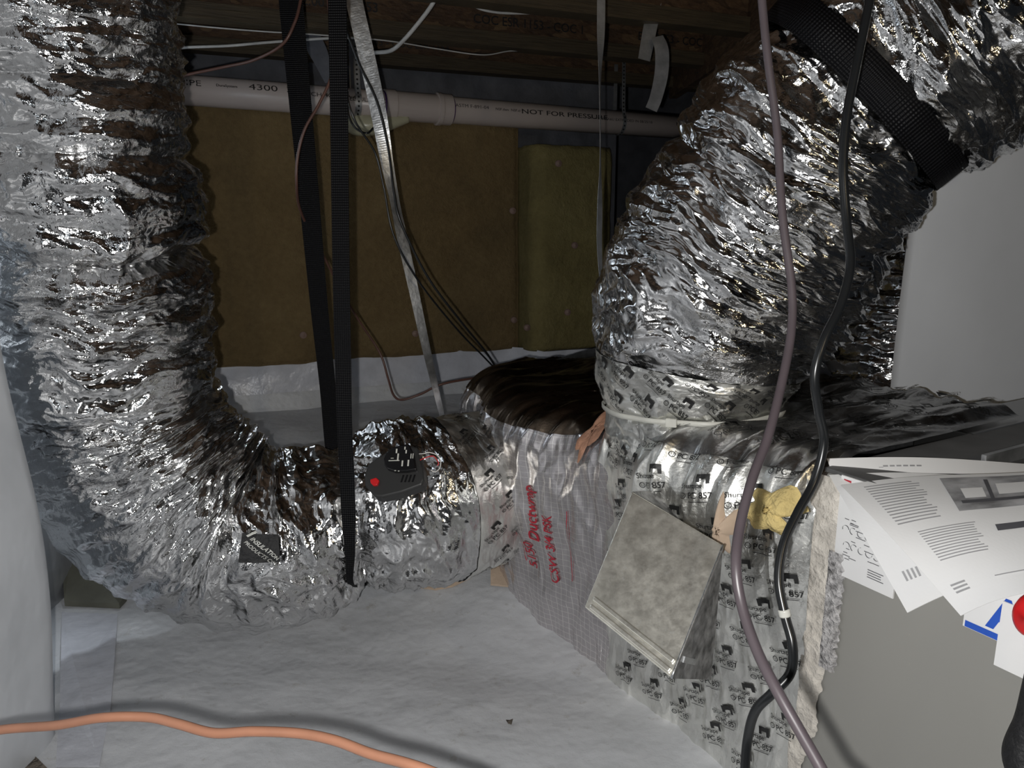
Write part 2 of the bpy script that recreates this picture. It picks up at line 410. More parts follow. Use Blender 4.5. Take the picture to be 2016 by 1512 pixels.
def lumpy_slab(name, fn, nu, nz, mat, label, cat, group=None, back=.05):
    """insulation blanket with an uneven front; fn(a,b) -> front point, closed with sides"""
    g = np.array([[fn(a, b) for b in np.linspace(0, 1, nz)] for a in np.linspace(0, 1, nu)])
    v = g.reshape(-1, 3).tolist(); f = grid_faces(nu, nz).tolist()
    rim = [(i, 0) for i in range(nu)]+[(nu-1, j) for j in range(1, nz)]+[(i, nz-1) for i in range(nu-2, -1, -1)]+[(0, j) for j in range(nz-2, 0, -1)]
    b0 = len(v)
    for i, j in rim:
        p = g[i, j]-WN*back; v.append(p.tolist())
    n = len(rim)
    for k in range(n):
        a = rim[k][0]*nz+rim[k][1]; b = rim[(k+1) % n][0]*nz+rim[(k+1) % n][1]
        f.append([a, b0+k, b0+(k+1) % n, b])
    f.append([b0+k for k in range(n)])
    return tag(link(name, v, f, mat), label, cat, group)
u_a, u_b = -1.2, u_pil0+.004
zt_ins = onwall(700, 214, .0)[2]
def blanket(a, b):
    u = u_a+(u_b-u_a)*a; z0 = float(top_z(u))+.002; z = z0+(zt_ins+.01-z0)*b
    off = .032+.010*float(pn(u*3.2, z*3.2, 5))+.004*float(pn(u*11, z*11, 2))
    e = min(a*(u_b-u_a), (1-a)*(u_b-u_a), b*(zt_ins-z0), (1-b)*(zt_ins-z0)); off -= .018*math.exp(-e/.008)
    return wpt(u, z+(.004*float(pn(u*14, 0, 4)) if b in (0, 1) else 0), off)
lumpy_slab('insulation_blanket', blanket, 150, 80, M['insul_brown'], 'wide brown fibreglass insulation blanket covering the back foundation wall', 'insulation')
# pilaster wrapped in yellow insulation
zb = onwall(1110, 690, .14)[2]; ztp = onwall(1110, 287, .14)[2]
u0p = u_pil0+.006; u1p = uof(onwall(1210, 480, .14))
prof = []
rr = .05
for q in np.linspace(0, 1, 10): prof.append((u0p, .0+(.14-rr)*q))
for a in np.linspace(0, math.pi/2, 10)[1:]: prof.append((u0p+rr*(1-math.cos(a)), .14-rr+rr*math.sin(a)))
for q in np.linspace(0, 1, 14)[1:]: prof.append((u0p+rr+(u1p-2*rr-u0p)*q, .14))
for a in np.linspace(0, math.pi/2, 10)[1:]: prof.append((u1p-rr+rr*math.sin(a), .14-rr+rr*math.cos(a)))
for q in np.linspace(0, 1, 10)[1:]: prof.append((u1p, (.14-rr)*(1-q)))
prof = np.array(prof); npf = len(prof)
V = []
zz = np.linspace(zb, ztp, 70)
for j, z in enumerate(zz):
    for (u, off) in prof:
        k = .008*float(pn(u*8, z*6, off*9))+.004*float(pn(u*30, z*22, off*30)); e = min(j, 69-j)
        top = .012*float(pn(u*16, off*16, 3)) if j > 63 else 0
        V.append(wpt(u, z+top, off*(1-.10*math.exp(-e/1.6))+k*(off > .02)))
Fc = [tuple(x) for x in grid_faces(70, npf)[:, ::-1]]+[tuple(range(npf)), tuple(69*npf+k for k in range(npf))[::-1]]
tag(link('insulation_wrap', V, Fc, M['insul_yellow']), 'yellow fibreglass insulation wrapped round the projecting pilaster of the back wall', 'insulation')
# fixing washers
def washer(px, py, off, label, gx=1.0):
    p = onwall(px, py, off); n = 20; pts = []
    o_, i_ = .0115, .0035
    V = []; 
    for r, h in ((o_, -.006), (o_, .001), (o_*.86, .003), (i_*1.7, .0015), (i_*1.2, .0045), (.0004, .0048)):
        for k in range(n):
            a = 2*math.pi*k/n; V.append(p+WU*r*math.cos(a)+np.array([0, 0, 1])*r*math.sin(a)+WN*h)
    tag(link('fixing_washer', V, grid_faces(6, n, True), M['washer']), label, 'washer', 'round fixing washers on the insulation')
washer(597, 660, .040, 'round pinkish washer on the brown insulation just left of the black webbing sling')
washer(818, 657, .040, 'round washer low on the brown insulation beside the steel hanger strap')
washer(1012, 630, .040, 'washer at the lower right edge of the brown insulation blanket')
washer(1010, 415, .040, 'washer halfway up the right edge of the brown insulation blanket')
washer(1038, 645, .150, 'lowest washer on the yellow pilaster insulation, near its left corner')
washer(1118, 615, .150, 'washer low on the shaded front of the yellow pilaster insulation')
washer(1132, 483, .150, 'washer halfway up the front of the yellow pilaster insulation')
washer(1100, 322, .150, 'topmost washer on the front of the yellow pilaster insulation')

# distant enclosure (unlit end of the crawlspace)
def slab(name, x0, x1, y0, y1, z0, z1, mat):
    v, f = box_vf(((x0+x1)/2, (y0+y1)/2, (z0+z1)/2), (1, 0, 0), (0, 1, 0), (0, 0, 1), (x1-x0)/2, (y1-y0)/2, (z1-z0)/2)
    return link(name, v, f, mat, smooth=False)
struct(slab('wall_far', -1.7, 2.4, 4.6, 4.7, -.1, 1.7, M['concrete']))
struct(slab('ceiling', -1.8, 2.4, -1.2, 4.7, 1.60, 1.63, M['osb']))

# ------------------------------------------------------------------ floor joists
def joist(off, label, u0=-1.25, u1=1.75, zb_=1.275, zt_=1.60):
    t = thing('floor_joist', label, 'joist', 'I-joists under the floor')
    def sl(nm, z0, z1, hw, mat):
        a = WO+WU*((u0+u1)/2)+WN*off; a = a.copy(); a[2] = (z0+z1)/2
        v, f = box_vf(a, WU, WN, (0, 0, 1), (u1-u0)/2, hw, (z1-z0)/2); return link(nm, v, f, mat, t, smooth=False)
    sl('bottom_flange', zb_, zb_+.038, .029, M['lumber']); sl('top_flange', zt_-.038, zt_, .029, M['lumber']); sl('web', zb_+.034, zt_-.034, .006, M['osb'])
    def prt(s, u, z, size):
        v2, f2 = text2d(s, size, bold=.01)
        v = [wpt(u+x, z+y, off+.0066) for x, y in v2]; return v, f2
    return t, prt
rows_ = [(.02, 'I-joist sitting tight against the back wall above the white drain pipe'), (.40, 'second I-joist out from the back wall, its strand-board web printed with a code'),
         (.80, 'third I-joist out from the back wall, high above the ducts')]
for off, lab in rows_:
    t, prt = joist(off, lab)
    if off < .6:
        for V, Fc in ([prt('COC ESR 1153 - COC 1', .62+off*.2, 1.335, .034), prt('ESR 1153 - COC ESR 1153', 1.15+off*.2, 1.335, .034), prt('02:00 ESR 1153', .22, 1.335, .034)] if off > .1 else
                     [prt('COC ESR 1153 - COC ESR 1153', .35, 1.335, .03)]):
            link('stamp', V, Fc, M['ink'], t, smooth=False)
    base(t, wpt(0, 1.275, off))
# strand-board rim at the right, running out from the wall
rp0 = onwall(1325, 185, .0); rp1 = P(1560, 120, 1.75)
def plank(name, a, b, z0, z1, th, mat):
    a = a.copy(); b = b.copy(); a[2] = b[2] = 0; d = unit(b-a); n = np.array([d[1], -d[0], 0]); c = (a+b)/2; c[2] = (z0+z1)/2
    v, f = box_vf(c, d, n, (0, 0, 1), np.linalg.norm(b-a)/2, th/2, (z1-z0)/2); return link(name, v, f, mat, smooth=False)
tag(plank('rim_board', rp0, rp1, 1.245, 1.595, .03, M['osb']), 'strand-board rim joist closing the right side behind the big silver duct', 'board')

# ------------------------------------------------------------------ drain pipe
pd = unit(P(1300, 248, 2.8)-PIPE0); PR = .041
pN = unit(np.cross(pd, np.array([0, 0, 1.0]))); 
if pN@FW > 0: pN = -pN
pU = unit(np.cross(pd, pN)); pU = pU if pU[2] > 0 else -pU
def pcoord(px, py=200):
    ts = np.linspace(-1, 2.2, 3201); q = [abs(proj(PIPE0+pd*t)[0]-px) for t in ts]; return float(ts[int(np.argmin(q))])
def pipe_ring(t0, t1, r, seg=40, prof=None):
    prof = prof or [(t0, r), (t1, r)]
    V = [];
    for t, rad in prof:
        for k in range(seg):
            a = 2*math.pi*k/seg; V.append(PIPE0+pd*t+(pU*math.cos(a)+pN*math.sin(a))*rad)
    f = [tuple(x) for x in grid_faces(len(prof), seg, True)]
    return V, f+[tuple(range(seg))[::-1], tuple((len(prof)-1)*seg+k for k in range(seg))]
pipe = thing('drain_pipe', 'white PVC drain pipe with black printing running along the top of the back wall', 'pipe')
V, Fc = pipe_ring(pcoord(300)-.35, pcoord(1330)+.45, PR); link('pipe_run', V, Fc, M['pvc'], pipe)
ta, tb = pcoord(757), pcoord(886)
V, Fc = pipe_ring(0, 0, 0, prof=[(ta-.002, PR), (ta-.002, PR+.0065), (pcoord(776), PR+.0065), (pcoord(777), PR+.003), (pcoord(858), PR+.003), (pcoord(859), PR+.009), (pcoord(866), PR+.009), (pcoord(867), PR+.0065), (tb, PR+.0065), (tb, PR)])
link('coupling', V, Fc, M['pvc'], pipe, smooth=False)
for t in (ta-.003, tb+.002):
    V, Fc = pipe_ring(t-.004, t+.003, PR+.0009); link('primer_ring', V, Fc, M['purple'], pipe)
def pipe_text(s, px, size, ang, sx=1.0, bold=.0):
    v2, f2 = text2d(s, size, sx=sx, bold=bold); t0 = pcoord(px)
    v = [PIPE0+pd*(t0+x)+(pU*math.sin(ang+y/PR)+pN*math.cos(ang+y/PR))*(PR+.0006) for x, y in v2]; return v, f2
parts = [pipe_text('PIPE', 352, .024, .18, 1.35), pipe_text('DuraSystem', 424, .010, .26, 1.15, .02), pipe_text('4300  3"', 487, .026, .22, 1.55),
         pipe_text('SCH 40  DEP-40', 600, .017, .10, 1.35), pipe_text('CELLULAR CORE', 672, .017, .0, 1.2), pipe_text('ASTM F-891-04', 888, .015, .14, 1.2), pipe_text('NSF.dwv  NSF.cl', 966, .011, .12, 1.2, .01),
         pipe_text('NOT FOR PRESSURE', 1016, .021, .02, 1.75, .008), pipe_text('DP-110 PFMA6U EXTRUDED IN 08/25/18', 1146, .012, .0, 1.25), pipe_text('NSF-PW', 1318, .016, .0, 1.2, .02)]
for V, Fc in parts: link('printing', V, Fc, M['ink'], pipe, smooth=False)
# cream elbow dropping from the pipe
el = [PIPE0+pd*(pcoord(800)+.0)+pN*.018-pU*.038, PIPE0+pd*pcoord(745)-pU*.060+pN*.012, PIPE0+pd*pcoord(708)-pU*.062-pN*.005, PIPE0+pd*pcoord(688)-pU*.045-pN*.04, PIPE0+pd*pcoord(684)-pU*.04-pN*.085]
c_el = np.hstack([np.array(el), np.array([[.012], [.027], [.034], [.032], [.032]])]); v, f, q = sweep(c_el, 0, 50, 24); link('elbow', v, f, M['pvc_cream'], pipe, flow=q)
base(pipe, PIPE0)
# perforated straps holding the pipe
def perf_strap(px, ytop, label, wmm=.019):
    t = thing('pipe_hanger', label, 'strap', 'perforated hanger straps round the drain pipe'); t0 = pcoord(px)
    c = PIPE0+pd*t0; r = PR+.0015; up_ = []
    top = P(px+ytop[0], ytop[1], proj(c)[2]-.02); top[2] = max(top[2], 1.27)
    pts = [top, c+pU*.13+pN*.02+(top-c)*.15, c+pU*.06+pN*.028]; 
    for a in np.linspace(.62, -2.6, 14): pts.append(c+(pU*math.sin(a)+pN*math.cos(a))*r)
    pts.append(c+pU*.06-pN*.03)
    pts.append(c+pU*.20-pN*.03)
    v, f, q = ribbon(pts, [pd]*len(pts), [wmm]*len(pts), .0009); link('strap_band', v, f, M['galv_dull'], t, smooth=False, flow=q)
    parts = []
    cc = cr(np.array(pts), 400); s = np.concatenate([[0], np.cumsum(np.linalg.norm(np.diff(cc, axis=0), axis=1))]); Tn = np.gradient(cc, axis=0); Tn /= np.linalg.norm(Tn, axis=1)[:, None]
    for ss in np.arange(.01, s[-1]-.2, .0135):
        i = int(np.searchsorted(s, ss)); n_ = np.cross(Tn[i], pd); n_ = n_ if n_@(EYE-cc[i]) > 0 else -n_
        parts.append(prism([(.0033*math.cos(a), .0033*math.sin(a)) for a in np.linspace(0, 2*math.pi, 10, endpoint=False)], cc[i], pd, Tn[i], n_, 0, .0007))
    V, Fc = join(parts); link('punched_holes', V, Fc, M['ink'], t, smooth=False); base(t, c)
perf_strap(700, (-10, 90), 'dark perforated steel strap looped round the drain pipe left of its coupling')
perf_strap(1218, (10, 50), 'perforated steel strap looped round the drain pipe at its right end', .014)

# ------------------------------------------------------------------ crumpled flexible ducts
class Tube:
    def __init__(s, pix, pinch=(), amp=1.0, seed=0.0, rib=.0022, n=900):
        rows = []
        for px, py, d, rp in pix: rows.append([*P(px, py, d), rp*d/F])
        c = cr(rows, n); s.c = c[:, :3]; s.r = c[:, 3]
        k = np.ones(21)/21
        s.T, s.N, s.B = frames(s.c)
        s.s = np.concatenate([[0], np.cumsum(np.linalg.norm(np.diff(s.c, axis=0), axis=1))]); s.L = s.s[-1]
        s.pix = np.array([proj(p)[:2] for p in s.c]); s.pinch = pinch; s.amp = amp; s.seed = seed; s.rib = rib
    def at(s, px, py): return float(s.s[int(np.argmin(((s.pix-[px, py])**2).sum(1)))])
    def frame(s, q):
        f = lambda A: np.stack([np.interp(q, s.s, A[:, k]) for k in range(3)], -1)
        N = f(s.N); B = f(s.B); return f(s.c), N, B, np.interp(q, s.s, s.r)
    def radius(s, q, th, calm=0.0):
        r = np.interp(q, s.s, s.r); c, d = np.cos(th), np.sin(th); S = s.seed; a = s.amp
        qw = q+.02*pn(c*1.6+S, d*1.6, q*5)+.012*pn(c*3+S, d*3, q*9+4)
        big = .012*pn(c*1.3+S, d*1.3, q*5.5)
        rid = lambda x: 1-np.abs(x)*2
        w1 = .0105*rid(pn(c*1.7+S, d*1.7, qw*22)); w2 = .0058*rid(pn(c*3.2+S, d*3.2, qw*52)); w3 = .0026*rid(pn(c*9+S, d*9, qw*110))
        mod = .45+.9*np.clip(pn(c*1.1+S, d*1.1, q*3+11)+.35, 0, 1)
        rib = s.rib*np.sin(2*math.pi*q/.042)
        k = 1-calm
        r = r+big*(.4+.6*k)+a*mod*(w1+w2+w3)*(.25+.75*k)-.010*a+rib*k
        for p in s.pinch:
            s0, wd, dep = p[:3]
            if len(p) > 3:      # pinch only around one side
                ang = p[3]; g = .5+.5*np.cos(th-ang); dep = dep*g**p[4]
            x = (q-s0)/wd; r = r-dep*np.exp(-np.abs(x)**1.4)*(1+.25*pn(c*7+S, d*7, q*30))
        return r
    def pt(s, q, th, off=0.0, calm=0.0):
        q = np.asarray(q, float); th = np.asarray(th, float); c, N, B, _ = s.frame(q)
        r = s.radius(q, th, calm if not callable(calm) else calm(q, th))+off
        return c+(N*np.cos(th)[..., None]+B*np.sin(th)[..., None])*r[..., None]
    def camth(s, q):
        c, N, B, _ = s.frame(np.array([q])); v = EYE-c[0]; return math.atan2(v@B[0], v@N[0])
    def mesh(s, name, mat, parent, q0=0, q1=None, ns=600, nt=380, calm=0.0, off=0.0, th0=0, th1=2*math.pi):
        q1 = s.L if q1 is None else q1; wrap = abs(th1-th0-2*math.pi) < 1e-6
        Q, TH = np.meshgrid(np.linspace(q0, q1, ns), np.linspace(th0, th1, nt, endpoint=not wrap), indexing='ij')
        v = s.pt(Q, TH, off, calm); R = .15
        flw = np.stack([np.cos(TH)*R+s.seed, np.sin(TH)*R, Q], -1)
        me = bpy.data.meshes.new(name); V = v.reshape(-1, 3); Fa = grid_faces(ns, nt, wrap)
        me.vertices.add(len(V)); me.vertices.foreach_set('co', V.astype(np.float32).ravel())
        me.loops.add(Fa.size); me.loops.foreach_set('vertex_index', Fa.astype(np.int32).ravel())
        me.polygons.add(len(Fa)); me.polygons.foreach_set('loop_start', np.arange(0, Fa.size, 4, dtype=np.int32))
        me.update(calc_edges=True); me.polygons.foreach_set('use_smooth', [True]*len(Fa))
        a = me.attributes.new('flow', 'FLOAT_VECTOR', 'POINT'); a.data.foreach_set('vector', flw.astype(np.float32).ravel())
        me.materials.append(mat); me.update(); o = bpy.data.objects.new(name, me); COL.objects.link(o); o.parent = parent; return o
    def axes(s, q):
        """unit (dq, dth) steps that go right / up in the view near the camera-facing side"""
        th = s.camth(q); p0 = s.pt(np.array([q]), np.array([th]), calm=1)[0]; r = float(np.interp(q, s.s, s.r))
        pq = s.pt(np.array([q+.01]), np.array([th]), calm=1)[0]; pt_ = s.pt(np.array([q]), np.array([th+.01/r]), calm=1)[0]
        a = np.array(proj(pq)[:2])-proj(p0)[:2]; b = np.array(proj(pt_)[:2])-proj(p0)[:2]; Mx = np.array([[a[0], b[0]], [-a[1], -b[1]]])
        Mi = np.linalg.inv(Mx); ex = Mi@[1, 0]; ey = Mi@[0, 1]; ex /= np.linalg.norm(ex); ey /= np.linalg.norm(ey); return th, r, ex, ey

# printed unit of the foil tape: black logo flag, name, code, small line
def tape_unit():
    it = [rect2d(.40, .60, .95, .80, 3), rect2d(.40, .46, .54, .60), rect2d(.80, .40, .95, .60)]
    v, f = text2d('Shurtape', .30, sx=.95, bold=.012); it.append((v+[-.35, .22], f))
    it.append(rect2d(-.35, .34, -.1, .5)) if False else None
    it = [x for x in it if x]
    ring = [(math.cos(a), math.sin(a)) for a in np.linspace(0, 2*math.pi, 12, endpoint=False)]
    rv = np.array([(x*.13-.22, y*.13-.08) for x, y in ring]+[(x*.095-.22, y*.095-.08) for x, y in ring]); it.append((rv, [(k, (k+1) % 12, 12+(k+1) % 12, 12+k) for k in range(12)]))
    v, f = text2d('U', .16, bold=.01); it.append((v+[-.275, -.135], f))
    v, f = text2d('PC 857', .36, bold=.014); it.append((v+[-.02, -.2], f))
    it.append(rect2d(.0, -.36, .85, -.33, 4))
    return join2(it)
TU = tape_unit()
def stamp_many(fn, places, unit_, size):
    """fn(center, x, y arrays) -> 3D points; places: list of (centre, rotation)"""
    V, Fs, o = [], [], 0
    for cen, rot in places:
        x = unit_[0][:, 0]*size; y = unit_[0][:, 1]*size; c, s_ = math.cos(rot), math.sin(rot)
        p = fn(cen, x*c-y*s_, x*s_+y*c); V.append(p); Fs += [tuple(i+o for i in g) for g in unit_[1]]; o += len(p)
    return np.vstack(V), Fs

# ---- left duct
LEFT = [(116, -560, 1.11, 196), (122, -330, 1.12, 196), (130, -160, 1.13, 198), (137, 0, 1.15, 200), (158, 200, 1.18, 199), (180, 400, 1.22, 208), (192, 560, 1.27, 208), (200, 700, 1.31, 208), (232, 830, 1.36, 206),
        (318, 960, 1.41, 205), (445, 1042, 1.45, 190), (560, 1055, 1.46, 170), (690, 1018, 1.49, 150), (840, 988, 1.55, 166), (945, 960, 1.63, 154), (1060, 935, 1.74, 146)]
TL_ = Tube(LEFT, amp=1.0, seed=3.1)
s_fold = TL_.at(205, 465); s_sl = TL_.at(690, 1015); s_tie = TL_.at(230, 770)
TL_.pinch = [(s_fold+.012, .014, .042, 0, 1.0), (s_sl, .030, .022), (TL_.at(213, 300), .010, .010), (TL_.at(175, 170), .009, .009), (s_tie, .02, .012)]
duct = thing('flexible_duct', 'crumpled silver flexible duct dropping down the left side and bending along the floor', 'duct')
TL_.pinch[0] = (s_fold+.012, .014, .045, TL_.camth(s_fold)+.9*(1 if TL_.axes(s_fold)[2][1] > 0 else -1), 1.2)
s_tp = TL_.at(862, 988)
calmL = lambda q, th: .75*sm(s_tp-.05, s_tp+.02, q)
TL_.mesh('foil_jacket', M['foil'], duct, 0, None, 1150, 400, calmL)
s_te = TL_.at(985, 955)
TL_.mesh('foil_tape_wrap', M['foil_tape'], duct, s_tp, s_te+.05, 220, 260, calmL, .0016)
th0, r0, ex, ey = TL_.axes((s_tp+s_te)/2)
pl = []
for i in range(-1, 5):
    for j in range(-5, 5):
        q = s_tp+.020+i*.052+(j % 2)*.026; 
        if q > s_te+.02 or q < s_tp+.015: continue
        pl.append(((q, th0+(j*.054+.006*random.uniform(-1, 1))/r0), .85+random.uniform(-.1, .1)))
def fnL(cen, x, y):
    q = cen[0]+x*ex[0]+y*ey[0]; th = cen[1]+(x*ex[1]+y*ey[1])/r0; return TL_.pt(q, th, .0030, calmL)
V, Fc = stamp_many(fnL, pl, TU, .028); link('tape_printing', V, Fc, M['ink'], duct, smooth=False)
# black maker's label and red jacket print
th_s, r_s, exs, eys = TL_.axes(TL_.at(560, 1040))
lab2 = rect2d(-.021, -.022, .021, .022, 8); lv = []
yy = np.linspace(-.022, .022, 9); xx = np.linspace(-.021, .021, 9); LX, LY = np.meshgrid(xx, yy, indexing='ij')
def on_left(q0, dth, ex_, ey_, r_, off):
    def g(x, y, o_=0.0): return TL_.pt(q0+x*ex_[0]+y*ey_[0], camc+dth+(x*ex_[1]+y*ey_[1])/r_, off+o_, .8)
    camc = TL_.camth(q0); return g
gl = on_left(TL_.at(550, 1050), .10, exs, eys, r_s, .017)
lbl = link('maker_label', gl(LX.ravel(), LY.ravel()), grid_faces(9, 9), M['black_rubber'], duct)
a, b = text2d('INSULATION', .0075, bold=.02); a2, b2 = text2d('PRODUCTS CO', .0065); a3, b3 = text2d('I', .016, bold=.05)
ca, sa = math.cos(-.85), math.sin(-.85)
V2, F2 = join2([(a+[-.018, .0], b), (a2+[-.018, -.008], b2), (a3+[-.025, .001], b3)])
link('label_text', gl(V2[:, 0]*ca-V2[:, 1]*sa, V2[:, 0]*sa+V2[:, 1]*ca, .001), F2, M['nylon'], lbl, smooth=False)
base(duct, P(450, 1240, 1.41))

# ---- second, unlit duct behind the right one
RB = [(1690, 1000, 2.0, 105), (1740, 880, 2.0, 122), (1768, 760, 2.0, 132), (1820, 620, 2.0, 140), (1880, 480, 2.0, 140), (1960, 330, 1.98, 140), (2060, 200, 1.96, 140), (2200, 80, 1.95, 140)]
TB = Tube(RB, amp=1.0, seed=9.7, rib=.006, n=500)
d2 = thing('flexible_duct', 'darker silver flexible duct glimpsed between the big right-hand duct and the white board', 'duct')
TB.mesh('foil_jacket', M['foil_big'], d2, 0, None, 420, 240); base(d2, P(1740, 880, 2.0))

# ---- right duct rising from the trunk
RD = [(1362, 905, 1.26, 168), (1363, 868, 1.25, 173), (1360, 800, 1.24, 176), (1366, 720, 1.23, 203), (1392, 620, 1.21, 230), (1452, 505, 1.18, 246), (1528, 385, 1.14, 252), (1605, 275, 1.10, 258), (1690, 178, 1.06, 262),
      (1805, 85, 1.02, 285), (1935, -5, .98, 300), (2080, -95, .95, 310), (2250, -190, .93, 315), (2560, -330, .90, 315)]
TR = Tube(RD, amp=1.15, seed=6.3)
s_zip = TR.at(1362, 800); s_st = TR.at(1690, 178)
TR.pinch = [(s_zip, .010, .010), (s_st, .034, .026), (TR.at(1560, 400), .012, .012)]
rd = thing('flexible_duct', 'large crumpled silver flexible duct rising from the taped trunk to the upper right', 'duct')
s_t2 = TR.at(1375, 715)
calmR = lambda q, th: .55*(1-sm(s_t2, s_t2+.06, q))
TR.mesh('foil_jacket', M['foil_big'], rd, 0, None, 1150, 420, calmR)
TR.mesh('foil_tape_wrap', M['foil_tape'], rd, 0, s_t2, 200, 330, calmR, .0016)
th0r, r0r, exr, eyr = TR.axes(TR.at(1362, 790)); pl = []
for i in range(0, 9):
    for j in range(-8, 9):
        q = .012+i*.034; 
        if q > s_t2-.008 or abs(q-s_zip) < .012: continue
        pl.append(((q, th0r+(j*.058+(i % 2)*.029)/r0r), -.62+random.uniform(-.12, .12)))
def fnR(cen, x, y):
    q = cen[0]+x*exr[0]+y*eyr[0]; th = cen[1]+(x*exr[1]+y*eyr[1])/r0r; return TR.pt(np.clip(q, 0, s_t2), th, .0030, calmR)
V, Fc = stamp_many(fnR, pl, TU, .028); link('tape_printing', V, Fc, M['ink'], rd, smooth=False)
base(rd, P(1362, 880, 1.25))
# bands round the duct
def ring_band(T, q0, wdt, off, th, mat, name, parent=None, tilt=0.0, jit=0.0, n=160):
    TH = np.linspace(0, 2*math.pi, n, endpoint=False); q = q0+tilt*np.sin(TH)
    c, N, B, _ = T.frame(q)
    rad = np.array([np.max([T.radius(q[i]+d_, TH[i]) for d_ in (-wdt/2, 0, wdt/2)]) for i in range(n)])
    k = 9; rad = np.convolve(np.concatenate([rad[-k:], rad, rad[:k]]), np.ones(k)/k, 'same')[k:-k]+off
    D = N*np.cos(TH)[:, None]+B*np.sin(TH)[:, None]; ax = np.gradient(T.c, axis=0); 
    Ax = np.stack([np.interp(q, T.s, T.T[:, k_]) for k_ in range(3)], -1)
    p = c+D*rad[:, None]
    V = np.stack([p-Ax*wdt/2, p+Ax*wdt/2, p+Ax*wdt/2+D*th, p-Ax*wdt/2+D*th], 1).reshape(-1, 3)
    s_ = TH*.15; x = np.array([-wdt/2, wdt/2, wdt/2, -wdt/2])
    flw = np.stack([np.broadcast_to(x, (n, 4)), np.zeros((n, 4)), np.broadcast_to(s_[:, None], (n, 4))], -1).reshape(-1, 3)
    Fa = []
    for i in range(n):
        j = (i+1) % n
        for k_ in range(4): Fa.append((i*4+k_, j*4+k_, j*4+(k_+1) % 4, i*4+(k_+1) % 4))
    return link(name, V, Fa, mat, parent, flow=flw), p, D, Ax
zt = thing('zip_tie', 'long white nylon zip tie cinched round the base of the right silver duct', 'zip tie')
o, p, D, Ax = ring_band(TR, s_zip, .0075, .001, .0015, M['nylon'], 'band', zt)
i = int(np.argmin([abs(proj(x)[0]-1322)+(0 if (EYE-x)@d_ > 0 else 1e4) for x, d_ in zip(p, D)]))
tz = unit(np.cross(D[i], Ax[i])); v, f = box_vf(p[i]+D[i]*.004, tz, Ax[i], D[i], .008, .0062, .0035); bevel(link('head', v, f, M['nylon'], zt, smooth=False), .001)
base(zt, p[i])
sb = thing('webbing_strap', 'black woven strap cinched diagonally round the right silver duct', 'strap')
ring_band(TR, s_st, .044, .001, .002, M['web'], 'strap_band', sb, tilt=.012); base(sb, TR.pt(np.array([s_st]), np.array([TR.camth(s_st)]))[0])

# ------------------------------------------------------------------ furnace and wrapped trunk
C0 = np.array([.38, .90, 0.0]); AH = unit([-.498, .867, 0]); BH = np.array([AH[1], -AH[0], 0]); ZT = .507; KZ = np.array([0, 0, 1.0])
RS = .085
def trunk_pt(s_, q, off=0.0, calm=False):
    s_ = np.asarray(s_, float); q = np.asarray(q, float); s_, q = np.broadcast_arrays(s_, q)
    hs = ZT-RS; ql = RS*math.pi/2
    a = np.clip((q-hs)/RS, 0, math.pi/2); flat = np.clip(q-hs-ql, 0, None); side = np.clip(q, None, hs)
    z = side+RS*np.sin(a); wv = RS*(1-np.cos(a))+flat
    nz = np.sin(a); nw = -np.cos(a)
    bulge = .075*np.exp(-((s_-.23)/.14)**2)*sm(.12, .46, z)*(1-sm(.05, .30, flat))+.085*np.exp(-((s_-.68)/.17)**2)*(.25+.75*sm(.0, .3, z))*(1-sm(0, .2, flat))
    low = .012*pn(s_*7, q*7, 2.2)+.006*pn(s_*17, q*9, 8.2)
    cre = .008*(1-2*np.abs(pn(s_*24+q*5, q*6-s_*3, 5.5)))*(.3+sm(.25, .45, q)) + .003*(1-2*np.abs(pn(s_*55, q*16, 1.5)))
    d = off+low+(cre if not calm else cre*.4)
    edge = sm(0, .03, s_); d = off+(d-off)*(.15+.85*edge)
    wv = wv-bulge+nw*d; z = z+nz*d-.055*sm(.34, .56, s_)*sm(.15, .5, z)
    fz = .16*sm(.35, .95, s_)*0
    return C0+AH*s_[..., None]+BH*wv[..., None]+KZ*(z+fz)[..., None]
def trunk_mesh(name, s0f, s1f, q0, q1, ns, nq, mat, parent, off=0.0):
    """s limits may vary with q for ragged ends"""
    qs = np.linspace(q0, q1, nq); A = np.linspace(0, 1, ns)
    S = np.array([[s0f(q)+(s1f(q)-s0f(q))*a for q in qs] for a in A]); Q = np.broadcast_to(qs, S.shape)
    v = trunk_pt(S, Q, off); flw = np.stack([S, Q, np.zeros_like(S)], -1)
    if mat in (M['foil_tape'], M['foil_top']): flw = np.stack([S*.0+Q, S*0, S], -1)
    return link(name, v.reshape(-1, 3), grid_faces(ns, nq), mat, parent, flow=flw.reshape(-1, 3))
QT = ZT-RS+RS*math.pi/2
trunk = thing('trunk_duct', 'insulation-wrapped trunk duct with scrim foil face and printed silver tape, joined to the grey furnace', 'duct')
trunk_mesh('duct_wrap', lambda q: .30, lambda q: 1.0, -.02, QT+.34, 200, 220, M['wrap'], trunk)
rag = lambda q: .395+.012*math.sin(q*31)+.01*math.sin(q*73+1)+(.05*float(sm(QT-.02, QT+.2, q)))
trunk_mesh('painted_reflection_top', lambda q: .38, lambda q: 1.0, QT-.085, QT+.345, 160, 120, M['painted_reflection_top'], trunk, .0025)  # overlay coloured dark for what the top and shoulder reflect
trunk_mesh('tape_facing', lambda q: .0, rag, -.02, QT-.02, 230, 230, M['foil_tape'], trunk, .002)
trunk_mesh('top_tape', lambda q: .0, rag, QT-.07, QT+.36, 200, 170, M['foil_top'], trunk, .0045)
